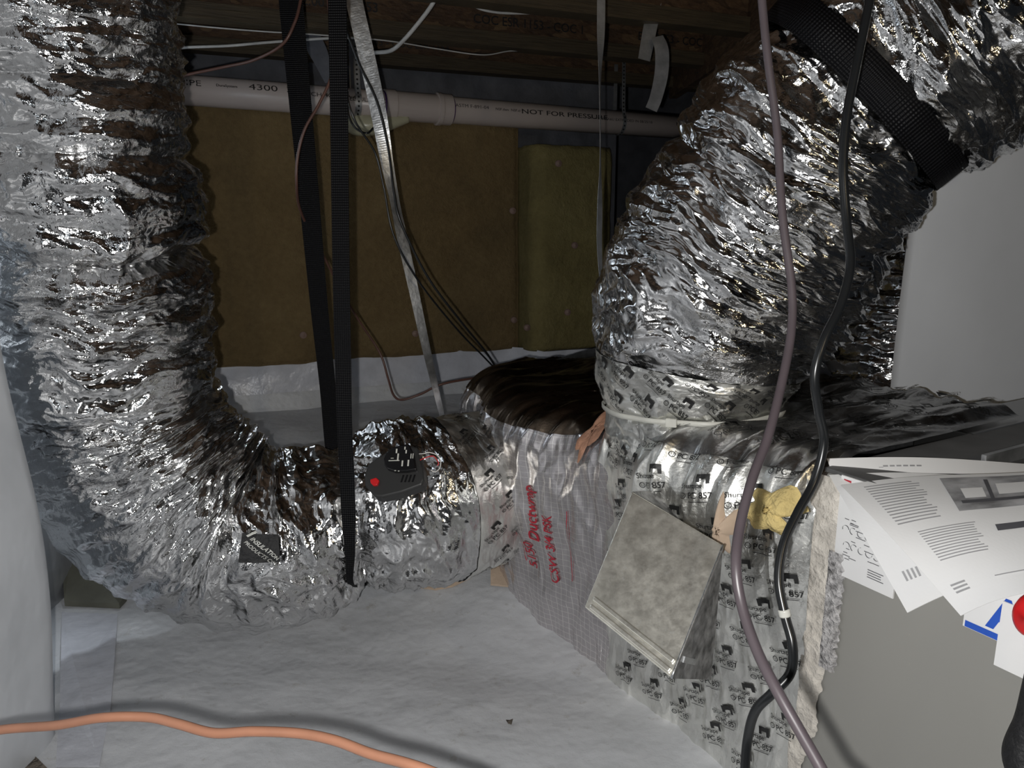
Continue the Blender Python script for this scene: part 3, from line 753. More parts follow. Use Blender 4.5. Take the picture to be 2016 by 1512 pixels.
# hidden sides of the trunk
pts = [C0+AH*s_+BH*w_+KZ*z_ for s_ in (.0, .985) for w_, z_ in ((.0+.03, .0), (.40, .0), (.40, ZT-.02), (.03, ZT-.08))]
link('duct_body', pts, [(0, 1, 2, 3), (7, 6, 5, 4), (0, 4, 5, 1), (1, 5, 6, 2)], M['galv'], trunk, smooth=False)
pl = []
for i in range(9):
    for j in range(13):
        s_ = .035+i*.064+(j % 2)*.032+random.uniform(-.004, .004); q = .03+j*.050+random.uniform(-.004, .004)
        if s_ > .365: continue
        pl.append(((s_, q), .22+random.uniform(-.1, .1)))
def fnT(cen, x, y): return trunk_pt(cen[0]-x, cen[1]+y, .0042)
V, Fc = stamp_many(fnT, pl, TU, .031); link('tape_printing', V, Fc, M['ink'], trunk, smooth=False)
pl = [((.03+i*.065+(j % 2)*.03, QT-.03+j*.075), 1.2+random.uniform(-.2, .2)) for i in range(7) for j in range(6)]
V, Fc = stamp_many(lambda c, x, y: trunk_pt(np.clip(c[0]-x, 0, 2), c[1]+y, .0070), pl, TU, .034); link('top_printing', V, Fc, M['ink'], trunk, smooth=False)
# red maker's print on the wrap, running up the face
def red(s, s_, q, size, sx=1.0):
    v2, f2 = text2d(s, size, bold=.01, sx=sx); return trunk_pt(s_+v2[:, 1], q+v2[:, 0], .0025), f2
parts = [red('CertainTeed', .693, .20, .026), red('R', .66, .225, .045), red('Insulation', .640, .19, .024), red('5150', .60, .13, .030), red('Ductwrap', .575, .20, .036), red('CSW 3/4 PSK', .54, .12, .028)]
for s_ in (.625, .505):
    v2, f2 = rect2d(0, 0, .16, .0016, 24); parts.append((trunk_pt(s_+v2[:, 1], .17+v2[:, 0]-.03, .0025), f2))
V, Fc = join(parts); link('red_printing', V, Fc, M['red_ink'], trunk, smooth=False)
# sealant smear and torn yellow fibre at the shoulder
def patch(name, s0, q0, rs, rq, off, mat, seed, parent, n=40):
    V = [trunk_pt(s0, q0, off+.004)]; 
    for r in np.linspace(.12, 1, 9):
        for k in range(n):
            a = 2*math.pi*k/n; m_ = r*(1+.9*float(pn(math.cos(a)*1.3+seed, math.sin(a)*1.3, seed))+.12*float(pn(math.cos(a)*4, math.sin(a)*4, seed)))
            V.append(trunk_pt(s0+rs*m_*math.cos(a), q0+rq*m_*math.sin(a), off*(1-r**4)+.0052+.003*(1-r)*float(1+pn(a*3, r*6, seed))))
    Fa = [(0, 1+k, 1+(k+1) % n) for k in range(n)]+[tuple(1+x for x in g) for g in grid_faces(9, n, True)]
    return link(name, V, Fa, mat, parent)
patch('sealant_smear', .46, QT-.08, .022, .055, .003, M['pink_stain'], 2.0, trunk)
patch('torn_fibre', .050, .435, .036, .026, .008, M['tan_mat'], 5.0, trunk)
patch('torn_backing', .105, .395, .012, .040, .008, M['cardboard'], 6.0, trunk)
base(trunk, C0+AH*.4+BH*.2)

fur = thing('furnace', 'grey painted horizontal furnace cabinet at the lower right with smeared mastic down its edge', 'furnace')
def fpt(t, wv, z): return C0-AH*t+BH*wv+KZ*z
def fbox(name, t0, t1, w0, w1, z0, z1, mat, bv=0.0, par=None):
    v, f = box_vf(fpt((t0+t1)/2, (w0+w1)/2, (z0+z1)/2), -AH, BH, KZ, (t1-t0)/2, (w1-w0)/2, (z1-z0)/2)
    o = link(name, v, f, mat, par or fur, smooth=False); 
    if bv: bevel(o, bv)
    return o
fbox('cabinet', .004, .80, .002, .62, -.03, ZT-.008, M['furnace'], .004)
fbox('top_panel', .004, .80, .0, .62, ZT-.007, ZT-.001, M['furnace_top'], .001)
fbox('collar_strip', -.075, .012, .30, .95, ZT-.05, ZT-.0, M['foil_top'], .003)
fbox('flange_tab', .10, .106, .16, .30, ZT-.002, ZT+.016, M['galv_dull'])
# mastic strip with ragged right edge
def ragged(name, t0f, t1f, z0, z1, n, off, mat, m=8):
    V = []
    for z in np.linspace(z0, z1, n):
        a, b = t0f(z), t1f(z)
        for k in range(m):
            q = k/(m-1); V.append(fpt(a+(b-a)*q, -off*(1 if 0 < k < m-1 else .2)-.0015*float(pn(z*60, q*8, 3)), z))
    return link(name, V, grid_faces(n, m)[:, ::-1], mat, fur)
ragged('mastic_strip', lambda z: -.012+.004*math.sin(z*40), lambda z: .025+.005*float(pn(z*30, .3, 1))+.008*float(sm(.20,.26,z))+.006*float(pn(z*90, 1, 4))-.016*float(1-sm(.10,.16,z)), .0, ZT-.01, 160, .004, M['mastic'])
ragged('mastic_smear', lambda z: .021, lambda z: .045+.006*float(pn(z*120, 1, 4)), .25, ZT-.10, 90, .0055, M['mastic_grey'])
# instruction label stuck to the face
def face_rect(t0, t1, z0, z1, off):
    return [fpt(t0, -off, z0), fpt(t1, -off, z0), fpt(t1, -off, z1), fpt(t0, -off, z1)]
ll = link('instruction_label', *join([box_vf(fpt(.070, -.002, .442), -AH, BH, KZ, .040, .0012, .062)]), M['paper'], fur, smooth=False)
parts = []
def fline(t0, t1, z, h, off=.0036):
    v2, f2 = rect2d(t0, z-h/2, t1, z+h/2); return [fpt(a, -off, b) for a, b in v2], f2
zc = .488
for k in range(6): parts.append(fline(.040, .040+random.uniform(.02, .035), zc-.0035*k, .001))
for k in range(22):
    t0 = .038+random.uniform(0, .055); z = .462-random.uniform(0, .06); parts.append(fline(t0, t0+random.uniform(.004, .013), z, .0009))
for k in range(4): parts.append(fline(.076, .076+random.uniform(.014, .024), .402-.003*k, .001))
for k in range(12):   # little drawn fittings
    cx, cz = .042+.010*(k % 6)+.003*(k//6), .440-.020*(k//6); n = 10; r = .0042
    arc = [(cx+r*math.cos(a+k), cz+r*math.sin(a+k)) for a in np.linspace(0, 3.6, n)]
    V_ = []
    for (a, b) in arc: V_ += [fpt(a, -.0036, b), fpt(a+.0008, -.0036, b+.0008)]
    parts.append((V_, [(2*i_, 2*i_+2, 2*i_+3, 2*i_+1) for i_ in range(n-1)]))
V, Fc = join(parts); link('label_print', V, Fc, M['text_dark'], ll, smooth=False)
V, Fc = join([fline(.034, .044, .497, .007)]); link('warning_mark', V, Fc, M['red_ink'], ll, smooth=False)
base(fur, fpt(.4, .3, 0))

# blue printed sticker
def facehit(px, py, off):
    r = P(px, py, 1.0)-EYE; n = -BH; o = C0+n*off; t = ((o-EYE)@n)/(r@n); return EYE+r*t
bs = thing('sticker', 'white sticker with blue lettering on the furnace face, half under the papers', 'sticker')
q0 = facehit(1905, 1188, .002); tcen = float((q0-C0)@-AH); zc = q0[2]
v, f = box_vf(fpt(tcen+.05, -.0012, zc+.004), -AH, BH, KZ, .052, .0008, .030); link('backing', v, f, M['paper'], bs, smooth=False)
parts = [fline(tcen, tcen+.10, zc-.022, .007, .0024)]
v2, f2 = text2d('ALS', .050, bold=.03); parts.append(([fpt(tcen+.022+a, -.0024, zc-.014+b) for a, b in v2], f2)); V, Fc = join(parts); link('lettering', V, Fc, M['blue_ink'], bs, smooth=False)
base(bs, q0)
# service tag hanging with red disc
tg = thing('service_tag', 'white printed tag with rounded red seal at the right edge of the furnace face', 'tag')
q0 = facehit(1957, 1308, .004); tt = float((q0-C0)@-AH); zz0 = q0[2]
v, f = box_vf(fpt(tt+.06, -.004, zz0+.035), -AH, BH, KZ, .06, .0008, .035); link('card', v, f, M['paper'], tg, smooth=False)
parts = [fline(tt+.022+.004*k, tt+.05+.02*(k % 2)+.03, zz0+.052-.009*k, .0018, .0054) for k in range(4)]; V, Fc = join(parts); link('card_print', V, Fc, M['text_grey'], tg, smooth=False)
q1 = facehit(2032, 1212, .016)
V = []; n = 28
for r, h in ((.0005, .012), (.010, .011), (.014, .008), (.016, .0), (.016, -.004)):
    for k in range(n): a = 2*math.pi*k/n; V.append(q1-AH*r*math.cos(a)+KZ*r*1.35*math.sin(a)-BH*h)
link('red_seal', V, [tuple(range(n))]+[tuple(x) for x in grid_faces(5, n, True)]+[tuple(4*n+k for k in range(n))[::-1]], M['red_plastic'], tg); base(tg, q0)
# black handle poking in at the lower right
c_ = [[*facehit(2075, 1700, .03), .030], [*facehit(2050, 1560, .03), .024], [*facehit(2022, 1490, .03), .021], [*facehit(2030, 1420, .03), .014], [*facehit(2040, 1360, .03), .012], [*facehit(2062, 1240, .03), .010]]
v, f, q = sweep(c_, 0, 60, 20); tag(link('tool_handle', v, f, M['black_rubber'], flow=q), 'black rubber tool handle leaning on the furnace at the lower right corner', 'tool')

# ------------------------------------------------------------------ papers
def sheet(corners, bow, n=36):
    """corners TL, TR, BR, BL in 3D, bow(a,b)->offset along face normal and up"""
    tl_, tr_, br_, bl_ = corners
    def g(a, b):
        p = (tl_*(1-a)+tr_*a)*(1-b)+(bl_*(1-a)+br_*a)*b; k = bow(a, b); return p-BH*k[0]+KZ*k[1]
    return g
def sheet_obj(name, g, label, prints, group='papers on the furnace', n=30):
    t = thing(name, label, 'paper', group); AA = np.linspace(0, 1, n)
    V = [g(a, b) for a in AA for b in AA]; V2 = [np.array(g(a, b))-KZ*.0006+BH*.0006 for a in AA for b in AA]
    Fa = grid_faces(n, n); m = n*n; Fb = [tuple(m+x for x in q[::-1]) for q in Fa]
    rim = [i*n for i in range(n)]+[(n-1)*n+j for j in range(1, n)]+[i*n+n-1 for i in range(n-2, -1, -1)]+[j for j in range(n-2, 0, -1)]
    Fr = [(rim[k], m+rim[k], m+rim[(k+1) % len(rim)], rim[(k+1) % len(rim)]) for k in range(len(rim))]
    link('leaf', V+V2, [tuple(x) for x in Fa]+Fb+Fr, M['paper'], t, smooth=False)
    for nm, mat, rects in prints:
        parts = []; lift = 2.2 if nm.startswith('picture_') else 1.0
        for (a0, b0, a1, b1) in rects:
            k = 14; vv = []; 
            for a in np.linspace(a0, a1, k):
                for b in np.linspace(b0, b1, 3 if abs(b1-b0) < .06 else 14):
                    vv.append(np.array(g(a, b))-BH*.0007*lift+KZ*.0009*lift)
            parts.append((vv, grid_faces(k, len(vv)//k)))
        V_, F_ = join(parts); link(nm, V_, F_, mat, t)
    base(t, g(.5, .5)); return t
bow1 = lambda a, b: (.006*math.sin(math.pi*b), .008*math.sin(math.pi*b)+.003*math.sin(a*5))
g0 = sheet((P(1627, 912, .95), P(2080, 922, .92), P(2080, 945, .885), P(1640, 948, .937)), lambda a, b: (0, .006+.004*math.sin(a*4)))
sheet_obj('paper_sheet', g0, 'hindmost printed sheet, only its top strip showing behind the other furnace papers', [('heading', M['text_grey'], [(.22, .62, .24, .66)]+[(.24+k*.03, .52, .262+k*.03, .62) for k in range(6)])])
g1 = sheet((P(1632, 935, .925), P(2050, 935, .875), P(2060, 1095, .68), P(1786, 1206, .775)), bow1)
def lines(n, a0, a1, b0, b1, j=.15): return [(a0, b0+(b1-b0)*k/n, a0+(a1-a0)*(1-random.uniform(0, j)), b0+(b1-b0)*(k+.38)/n) for k in range(n)]
sheet_obj('paper_sheet', g1, 'middle printed sheet hanging over the furnace edge, its pointed corner lowest on the left', [('stamp', M['text_grey'], [(.10+.03*k, .80, .115+.03*k, .86) for k in range(4)])])
g2 = sheet((P(1655, 955, .895), P(2080, 920, .85), P(2110, 1135, .60), P(1891, 1212, .70)), bow1)
sheet_obj('paper_sheet', g2, 'topmost printed sheet with a grey picture, draped over the furnace edge', [
    ('text_block', M['text_grey'], lines(15, .09, .36, .06, .46)), ('text_block', M['text_grey'], lines(12, .16, .52, .52, .74)), ('page_number', M['text_grey'], [(.10, .86+.02*k, .22, .87+.02*k) for k in range(3)]+[(.45, .88, .8, .886)]),
    ('picture', M['paper_grey'], [(.46, .05, .96, .42)]), ('picture_detail', M['text_dark'], [(.50, .33, .92, .36), (.66, .10, .68, .34)]), ('picture_light', M['paper'], [(.53, .20, .64, .31), (.71, .16, .88, .29)]), ('bar', M['text_dark'], [(.62, .56, .96, .61)])])

# ------------------------------------------------------------------ galvanised box fitting on the trunk
gb = thing('sheet_metal_box', 'dusty galvanised sheet-metal box propped at a tilt against the taped trunk', 'metal box')
fq = [P(1243, 968, 1.02), P(1424, 1074, .93), P(1322, 1336, .86), P(1150, 1195, .95)]
bq = [P(1300, 965, 1.13), P(1417, 1108, 1.04), P(1400, 1338, .97), P(1235, 1215, 1.07)]
o = link('front_panel', fq+[x+(y-x)*.03 for x, y in zip(fq, bq)], [(3, 2, 1, 0), (4, 5, 6, 7)]+[(i_, (i_+1) % 4, 4+(i_+1) % 4, 4+i_) for i_ in range(4)], M['galvbox'], gb, smooth=False); bevel(o, .002)
ff = [x+(y-x)*.035 for x, y in zip(fq, bq)]
o = link('side_walls', ff+bq, [(4, 5, 6, 7)]+[(i_, (i_+1) % 4, 4+(i_+1) % 4, 4+i_) for i_ in range(4)], M['dirty_steel'], gb, smooth=False)
nf = unit(np.cross(fq[1]-fq[0], fq[3]-fq[0])); nf = nf if nf@(EYE-fq[0]) > 0 else -nf
def fp2(a, b): return (fq[0]*(1-a)+fq[1]*a)*(1-b)+(fq[3]*(1-a)+fq[2]*a)*b
for b0 in (.90, .965):
    v, f, q = ribbon([fp2(.06, b0)+nf*.001, fp2(.5, b0)+nf*.001, fp2(.97, b0+.0)+nf*.001], [unit(fq[3]-fq[0])]*3, [.0065]*3, .005); bevel(link('rib', v, f, M['galvbox'], gb, smooth=False, flow=q), .0015)
def onside(a, b): return (fq[1]*(1-a)+bq[1]*a)*(1-b)+(fq[2]*(1-a)+bq[2]*a)*b
v, f, q = ribbon([onside(.1, .86), onside(.5, .87), onside(1, .86)], [unit(fq[2]-fq[1])]*3, [.007]*3, .004); link('seam', v, f, M['galv'], gb, smooth=False, flow=q)
v, f, q = sweep([fq[1]+nf*.001, (fq[1]+fq[2])/2+nf*.001, fq[2]+nf*.001], .0016, 20, 8); link('folded_edge', v, f, M['galv'], gb, flow=q)
base(gb, (fq[2]+bq[2])/2)

# ------------------------------------------------------------------ piers and boards at the sides
VL = []; 
uy = np.linspace(-.5, 1.085, 90); uz = np.linspace(-.02, 1.6, 110)
for y in uy:
    for z in uz:
        e = 1.085-y; x = -.722+.030*math.exp(-((z-.34)/.26)**2)+.005*float(pn(y*3, z*2.5, 1))+.004*float(pn(y*11, z*4, 6))-.018*math.exp(-e/.012)
        VL.append((x, y, z))
n0 = len(VL); Fa = [tuple(x) for x in grid_faces(90, 110)]
far = [(-.93, 1.16, z) for z in uz]+[(-.95, 2.3, z) for z in uz]; VL += far
Fa += [((89*110)+j, n0+j, n0+j+1, 89*110+j+1) for j in range(109)]+[(n0+j, n0+110+j, n0+111+j, n0+j+1) for j in range(109)]
struct(link('wall_left', VL, Fa, M['pier']))
# white board at the right behind the ducts
wb0 = P(1747, 826, 1.44); wb = []; 
bd = unit([.94, .30, 0])
for a in np.linspace(0, .9, 50):
    for z in np.linspace(.42, 1.45, 60):
        p = wb0+bd*(a-.004*0); p[2] = z; n_ = np.array([bd[1], -bd[0], 0]); wb.append(p+n_*(.006*float(pn(a*3, z*3, 2))))
Fa = [tuple(x) for x in grid_faces(50, 60)]; n0 = len(wb)
for z in np.linspace(.42, 1.45, 60): p = wb0+bd*.03-np.array([bd[1], -bd[0], 0])*.03; p[2] = z; wb.append(p)
Fa += [(j, j+1, n0+j+1, n0+j) for j in range(59)]
for z in np.linspace(.42, 1.45, 2): p = wb0+bd*.9-np.array([bd[1], -bd[0], 0])*.03; p[2] = z; wb.append(p)
Fa.append((n0, n0+59, n0+61, n0+60))
tag(link('wrapped_board', wb, Fa, M['board']), 'smooth grey-white board standing behind the right duct above the furnace', 'board')

# ------------------------------------------------------------------ hangers
# black sling: down the front, under the left duct, up behind it
sg = thing('webbing_sling', 'black woven sling carrying the left silver duct, its two tails rising side by side', 'strap')
fr = [P(656, -230, 1.24), P(662, -60, 1.24), P(664, 0, 1.24), P(668, 250, 1.25), P(671, 500, 1.26), P(675, 700, 1.275), P(679, 850, 1.30), P(683, 930, 1.305), P(686, 1010, 1.315), P(689, 1085, 1.34), P(691, 1150, 1.385)]
wf = [.030, .030, .030, .029, .028, .027, .025, .025, .024, .018, .011]
wdf = [RT]*11
sth = TL_.camth(s_sl); c, N, B, r = [x[0] for x in TL_.frame(np.array([s_sl]))]; axis = unit(np.cross(N, B))
a_up = math.atan2(KZ@B, KZ@N); a_cam = math.atan2(-FW@B, -FW@N)
sgn = 1 if math.sin(a_cam-a_up) > 0 else -1
ringp = []
for k in np.linspace(.92*math.pi, 1.62*math.pi, 15):
    th = a_up+sgn*k; R_ = float(np.mean([TL_.radius(np.array([s_sl+d_]), np.array([th]))[0] for d_ in (-.01, 0, .01)]))+.006
    ringp.append(c+(N*math.cos(th)+B*math.sin(th))*R_)
bk = [P(655, 880, 1.60), P(645, 760, 1.62), P(628, 600, 1.62), P(605, 350, 1.60), P(575, 30, 1.58), P(569, -60, 1.58)]
pts = fr+ringp+bk; wd = wdf+[axis if axis@RT > 0 else -axis]*15+[unit(RT+.15*FW)]*6
wid = wf+[.012+.018*k/14 for k in range(15)]+[.031, .033, .036, .042, .048, .048]
v, f, q = ribbon(pts, wd, wid, .0018); link('webbing', v, f, M['web'], sg, smooth=False, flow=q); base(sg, P(690, 1160, 1.45))

def flat(name, pix, label, mat, th=.0008, turn=None, cat='strap', group=None):
    pts = [P(*p[:3]) for p in pix]; wid = [p[3]*p[2]/F for p in pix]
    wd = [unit(RT*math.cos(a)+FW*math.sin(a)) for a in (turn or [0]*len(pix))]
    v, f, q = ribbon(pts, wd, wid, th); return tag(link(name, v, f, mat, smooth=False, flow=q), label, cat, group)
flat('hanger_strap', [(690, -60, 1.62, 34), (697, 0, 1.62, 33), (722, 110, 1.64, 32), (745, 220, 1.66, 31), (762, 320, 1.68, 25), (778, 400, 1.70, 20), (790, 460, 1.71, 22), (812, 560, 1.73, 20), (840, 690, 1.76, 17), (870, 818, 1.79, 12)],
     'bright galvanised steel hanger strap slanting down in front of the brown insulation', M['galv'], turn=[.2, .2, .1, 0, .35, .55, .5, .4, .5, .7])
flat('hanger_strap', [(1184, -60, 1.5, 16), (1183, 60, 1.5, 16), (1181, 160, 1.5, 8), (1182, 290, 1.5, 5), (1181, 400, 1.5, 12), (1180, 480, 1.5, 12), (1184, 560, 1.5, 9), (1188, 640, 1.5, 9), (1192, 760, 1.5, 9)],
     'thin grey steel hanger strap hanging straight down left of the big right duct', M['galv_dull'], turn=[.2, .2, 1.0, 1.2, .6, .5, .7, .7, .7])
hk = flat('hanger_strap', [(1294, -60, 1.9, 27), (1288, 10, 1.9, 27), (1277, 70, 1.9, 27), (1268, 118, 1.9, 25)], 'short grey steel strap end hanging below the joists, the higher of two', M['galv_dull'], turn=[0, 0, .1, .2])
flat('hanger_strap', [(1294, 72, 1.88, 25), (1303, 100, 1.88, 27), (1302, 145, 1.88, 27), (1292, 190, 1.88, 25), (1282, 216, 1.88, 24)], 'curled grey steel strap end, the lower of two below the joists', M['galv_dull'], turn=[.2, 0, 0, .1, .1])

# ------------------------------------------------------------------ wires and cords
def wire(name, pix, r, mat, label, cat='wire', group=None, n=None):
    return tag(cable(name, pix, r, mat, n=n or 20*len(pix)), label, cat, group)
wire('control_wire', [(672, -60, 1.55), (676, 30, 1.55), (705, 120, 1.57), (742, 200, 1.59), (764, 290, 1.61), (776, 380, 1.62), (790, 440, 1.63), (842, 545, 1.68), (905, 630, 1.75), (965, 705, 1.85), (990, 760, 1.86), (992, 795, 1.82), (970, 825, 1.74), (940, 850, 1.66)], .0026, M['cord_black'],
     'black control wire crossing the steel hanger strap and looping onto the trunk', 'wire')
wire('control_wire', [(662, -60, 1.5), (668, 60, 1.5), (682, 180, 1.54), (700, 240, 1.56), (738, 300, 1.6), (756, 370, 1.62), (774, 460, 1.64), (815, 540, 1.68), (880, 625, 1.78), (940, 690, 1.88), (1000, 738, 1.98), (1080, 722, 2.02), (1180, 716, 2.05)], .0022, M['cord_black'],
     'black control wire lying left of the steel strap and running off along the tape', 'wire')
wire('control_wire', [(684, 180, 1.75), (686, 225, 1.76), (700, 252, 1.77), (722, 262, 1.77), (735, 252, 1.78)], .0024, M['cord_black'], 'short black wire looped under the cream elbow of the drain pipe', 'wire')
wire('thermostat_wire', [(330, 162, 1.6), (365, 148, 1.6), (440, 132, 1.58), (500, 118, 1.54), (555, 88, 1.49), (580, 45, 1.48), (592, 0, 1.48), (600, -60, 1.48)], .0030, M['cord_brown'], 'brown wire sweeping from behind the left duct up across the black webbing', 'wire')
wire('thermostat_wire', [(640, -60, 1.45), (648, 20, 1.45), (655, 90, 1.45), (652, 150, 1.45), (628, 205, 1.45), (600, 255, 1.45), (586, 310, 1.46), (584, 365, 1.48), (590, 410, 1.56), (612, 460, 1.65), (640, 510, 1.72), (672, 572, 1.8), (706, 630, 1.86), (748, 695, 1.9), (764, 745, 1.9), (775, 778, 1.88), (792, 787, 1.87), (828, 776, 1.87), (868, 757, 1.86), (930, 745, 1.9), (990, 738, 1.95), (1080, 728, 2.0), (1180, 722, 2.03)], .0028, M['cord_brown'],
     'long brown wire looping over the black sling, then down past the brown insulation', 'wire')
gc = 'grey house cables along the joists'
wire('electrical_cable', [(340, 96, 1.95), (372, 93, 1.96), (450, 90, 1.98), (520, 84, 2.0), (600, 78, 2.03), (690, 74, 2.05), (780, 78, 2.1), (860, 82, 2.15), (960, 88, 2.2)], .0036, M['romex'], 'grey flat cable running just above the drain pipe from the left duct', 'cable', gc)
wire('electrical_cable', [(340, 46, 1.9), (420, 54, 1.9), (520, 62, 1.93), (620, 68, 1.97), (760, 80, 2.03), (860, 96, 2.1), (950, 108, 2.15), (1010, 100, 2.2), (1100, 100, 2.25)], .0018, M['romex'], 'thin pale wire sagging across the joists above the drain pipe', 'cable', gc)
wire('electrical_cable', [(870, -30, 1.7), (850, 10, 1.72), (820, 50, 1.76), (790, 84, 1.8), (768, 100, 1.84), (735, 104, 1.9)], .0048, M['romex'], 'thick pale cable curving down from a joist right of the steel hanger strap', 'cable', gc)
wire('electrical_cable', [(890, -30, 1.75), (930, 10, 1.78), (975, 24, 1.8), (1040, 26, 1.83), (1110, 22, 1.86), (1180, 5, 1.9)], .0028, M['romex'], 'pale cable drooping below the joists near the top centre', 'cable', gc)
wire('electrical_cable', [(900, -30, 1.78), (945, 5, 1.8), (990, 16, 1.83), (1060, 18, 1.86), (1130, 10, 1.9)], .0022, M['romex'], 'thinner pale cable drooping right above its thicker neighbour near the top centre', 'cable', gc)
flat('flashing', [(604, 60, 2.1, 40), (630, 110, 2.1, 34), (648, 162, 2.1, 16)], 'dull grey sheet tab hanging between the black webbing tails above the pipe', M['concrete'], .003, cat='metal sheet')
wire('power_cord', [(1450, -1150, .75), (1480, -500, .70), (1496, -80, .66), (1500, 0, .66), (1512, 120, .66), (1530, 260, .66), (1540, 420, .65), (1558, 560, .64), (1558, 650, .63), (1540, 750, .61), (1512, 860, .58), (1482, 940, .56), (1458, 1030, .54), (1449, 1110, .52), (1460, 1190, .51), (1490, 1280, .49), (1530, 1360, .47), (1575, 1440, .455), (1620, 1520, .44), (1680, 1640, .42), (1760, 2200, .42), (1800, 3000, .42)], .0036, M['cord_mauve'],
     'mauve cord hanging in front of the right duct and crossing to the furnace', 'cord', n=420)
pc = thing('power_cord', 'thick black cord hanging in front of the right duct, bending round the furnace corner', 'cord')
bp = [(1760, -900, .85), (1745, -400, .82), (1722, -80, .80), (1712, 0, .80), (1690, 110, .80), (1667, 230, .80), (1660, 330, .80), (1666, 430, .80), (1674, 520, .79), (1655, 600, .78), (1622, 670, .77), (1604, 740, .77), (1612, 810, .78), (1622, 870, .79), (1604, 945, .79), (1570, 1010, .78), (1543, 1070, .77), (1533, 1140, .76), (1545, 1210, .75), (1560, 1270, .74), (1556, 1325, .74), (1520, 1365, .74), (1487, 1400, .75), (1472, 1455, .76), (1466, 1530, .76), (1462, 1650, .76), (1470, 2040, .76)]
v, f, q = sweep([P(*p_) for p_ in bp], .0047, 480, 14); link('sheath', v, f, M['cord_black'], pc, flow=q)
v, f, q = sweep([P(1543, 1200, .75), P(1546, 1213, .75)], .0058, 6, 14); link('cable_tie', v, f, M['nylon'], pc, flow=q)
base(pc, P(1546, 1206, .75))
oc = [(-760, 1560, .66), (-400, 1500, .64), (-120, 1462, .62), (0, 1437, .62), (110, 1428, .61), (200, 1413, .60), (290, 1412, .60), (350, 1425, .59), (420, 1443, .58), (500, 1440, .575), (590, 1444, .57), (660, 1458, .56), (730, 1484, .545), (800, 1503, .53), (860, 1524, .52), (960, 1570, .50), (1200, 1750, .47), (1500, 2300, .44), (1600, 3000, .42)]
wire('extension_cord', oc, .0037, M['cord_orange'], 'salmon orange cord strung across the bottom left in front of the white floor', 'cord', n=420)

# battery charger shaped device on the left duct
bt = thing('battery_pack', 'dark grey plastic battery pack with red button lying on the floor-level silver duct', 'device')
bo = P(776, 930, 1.285); bx = unit(RT*.95+UP*.26-FW*.0); bn = unit(-FW*.85+UP*.45); bn = unit(bn-bx*(bn@bx)); by = np.cross(bn, bx); K_ = .00172/10
def dd(pts): return [((x-500)*K_*.98, (560-y)*K_*.98) for x, y in pts]
out1 = dd([(195, 600), (215, 470), (300, 400), (420, 330), (640, 275), (720, 300), (750, 420), (790, 520), (810, 640), (790, 700), (600, 770), (400, 815), (330, 810), (260, 740), (210, 680)])
# rotate the outline back because it was measured in the picture already tilted
ca, sa = math.cos(-.26), math.sin(-.26)
rot = lambda pts: [(x*ca-y*sa, x*sa+y*ca) for x, y in pts]
v, f = prism(rot(out1), bo, bx, by, bn, -.030, .0); bevel(link('housing', v, f, M['plastic_dark'], bt, smooth=False), .004, 3)
out2 = rot(dd([(395, 440), (420, 360), (480, 310), (640, 280), (700, 400), (735, 555), (640, 570), (520, 570), (440, 540), (410, 500)]))
v, f = prism(out2, bo, bx, by, bn, -.002, .010); bevel(link('cover_plate', v, f, M['plastic_black'], bt, smooth=False), .002)
parts = []
for (x0, y0, x1, y1) in ((515, 335, 530, 380), (535, 385, 550, 455), (450, 455, 560, 463), (600, 315, 612, 345), (615, 350, 628, 385), (585, 460, 600, 520), (645, 455, 660, 520), (670, 390, 678, 440), (690, 388, 698, 440), (470, 430, 500, 436), (520, 560, 535, 568), (555, 565, 570, 573)):
    parts.append(prism(rot(dd([(x0, y0), (x1, y0), (x1, y1), (x0, y1)])), bo, bx, by, bn, .0098, .0106))
V, Fc = join(parts); link('markings', V, Fc, M['nylon'], bt, smooth=False)
parts = [prism(rot(dd([(590+k*38, 590), (608+k*38, 590), (590+k*38, 665), (572+k*38, 665)])), bo, bx, by, bn, -.001, .0008) for k in range(4)]
V, Fc = join(parts); link('vent_slots', V, Fc, M['plastic_black'], bt, smooth=False)
v, f = prism(rot(dd([(270, 640), (330, 620), (365, 650), (350, 700), (310, 705), (280, 675)])), bo, bx, by, bn, -.001, .006); bevel(link('button', v, f, M['red_plastic'], bt, smooth=False), .0015)
for k, (pp, m_) in enumerate((([(745, 380), (800, 385), (850, 375), (930, 400), (965, 460), (955, 530), (920, 570), (880, 560)], 'white_wire'), ([(760, 445), (830, 425), (890, 415), (925, 440), (945, 480), (930, 500)], 'red_plastic'))):
    v, f, q = sweep([bo+bx*x+by*y+bn*(.004+.004*math.sin(i_)) for i_, (x, y) in enumerate(rot(dd(pp)))], .0008, 80, 8); link('lead', v, f, M[m_], bt, flow=q)
base(bt, bo)

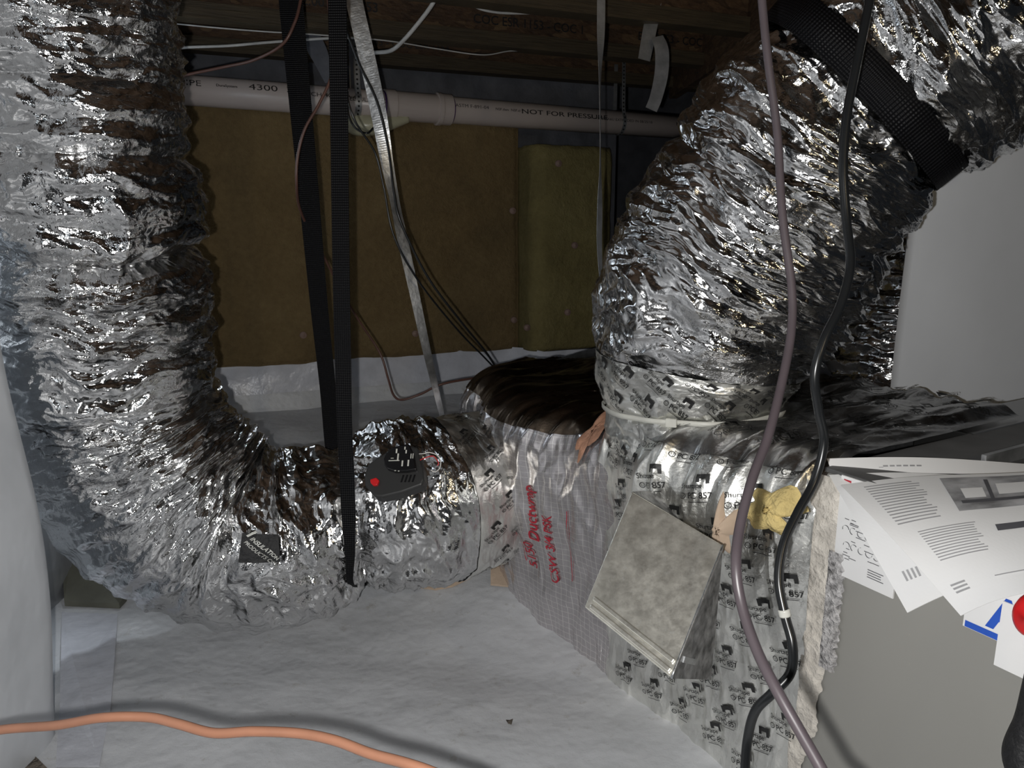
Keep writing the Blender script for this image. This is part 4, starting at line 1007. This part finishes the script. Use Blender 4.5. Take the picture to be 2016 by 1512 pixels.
# ------------------------------------------------------------------ bits on the ground
def gz(px, py):
    r = P(px, py, 1.0)-EYE; t = 1.0
    for _ in range(40): p = EYE+r*t; t = t+(p[2]-float(floor_z(p[0], p[1])))/max(.2, -r[2])*.8
    return EYE+r*t
def scrap(name, pix, lift, mat, label, cat, th=.004):
    pts = [gz(*p[:2])+KZ*(lift+(p[2] if len(p) > 2 else 0)) for p in pix]; n = len(pts)
    v = [p for p in pts]+[p-KZ*th for p in pts]; f = [tuple(range(n)), tuple(range(n, 2*n))[::-1]]+[(i_, n+i_, n+(i_+1) % n, (i_+1) % n) for i_ in range(n)]
    return tag(link(name, v, f, mat, smooth=False), label, cat)
scrap('paper_scrap', [(828, 1160), (862, 1150, .01), (905, 1128, .02), (928, 1128, .02), (925, 1142), (890, 1158), (858, 1164)], .006, M['cardboard'], 'torn tan paper scrap on the floor below the printed tape of the left duct', 'scrap')
scrap('paper_scrap', [(966, 1118, .02), (1000, 1122, .015), (1013, 1148), (1005, 1160), (966, 1156)], .008, M['cardboard'], 'torn tan paper scrap at the foot of the wrapped trunk', 'scrap')
scrap('paper_scrap', [(1398, 1362), (1420, 1345, .02), (1440, 1352, .02), (1436, 1375), (1405, 1378)], .01, M['cardboard'], 'small scrap of tan paper by the lower corner of the metal box', 'scrap') if False else None
scrap('board_offcut', [(128, 1128, .05), (150, 1132, .05), (250, 1185), (236, 1200), (128, 1195)], .014, M['olive_board'], 'dark olive board offcut poking out under the bend of the left duct', 'board', .012)
scrap('seam_tape', [(122, 1208), (232, 1212), (228, 1300), (218, 1400), (196, 1512), (110, 1512), (118, 1400)], .0035, M['poly_tape'], 'pale tape strip on the floor sheet along the foot of the left wall', 'tape', .001)
scrap('soil_patch', [(-60, 1450), (12, 1456), (60, 1485), (95, 1520), (110, 1560), (-60, 1600)], .006, M['dirt'], 'patch of bare brown soil in the bottom left corner beyond the sheet', 'soil', .01)
scrap('dry_leaf', [(996, 1421), (1003, 1426, .004), (1010, 1419), (1007, 1430), (1000, 1431, .003)], .004, M['dirt'], 'tiny curled brown leaf on the white floor sheet', 'leaf', .001)
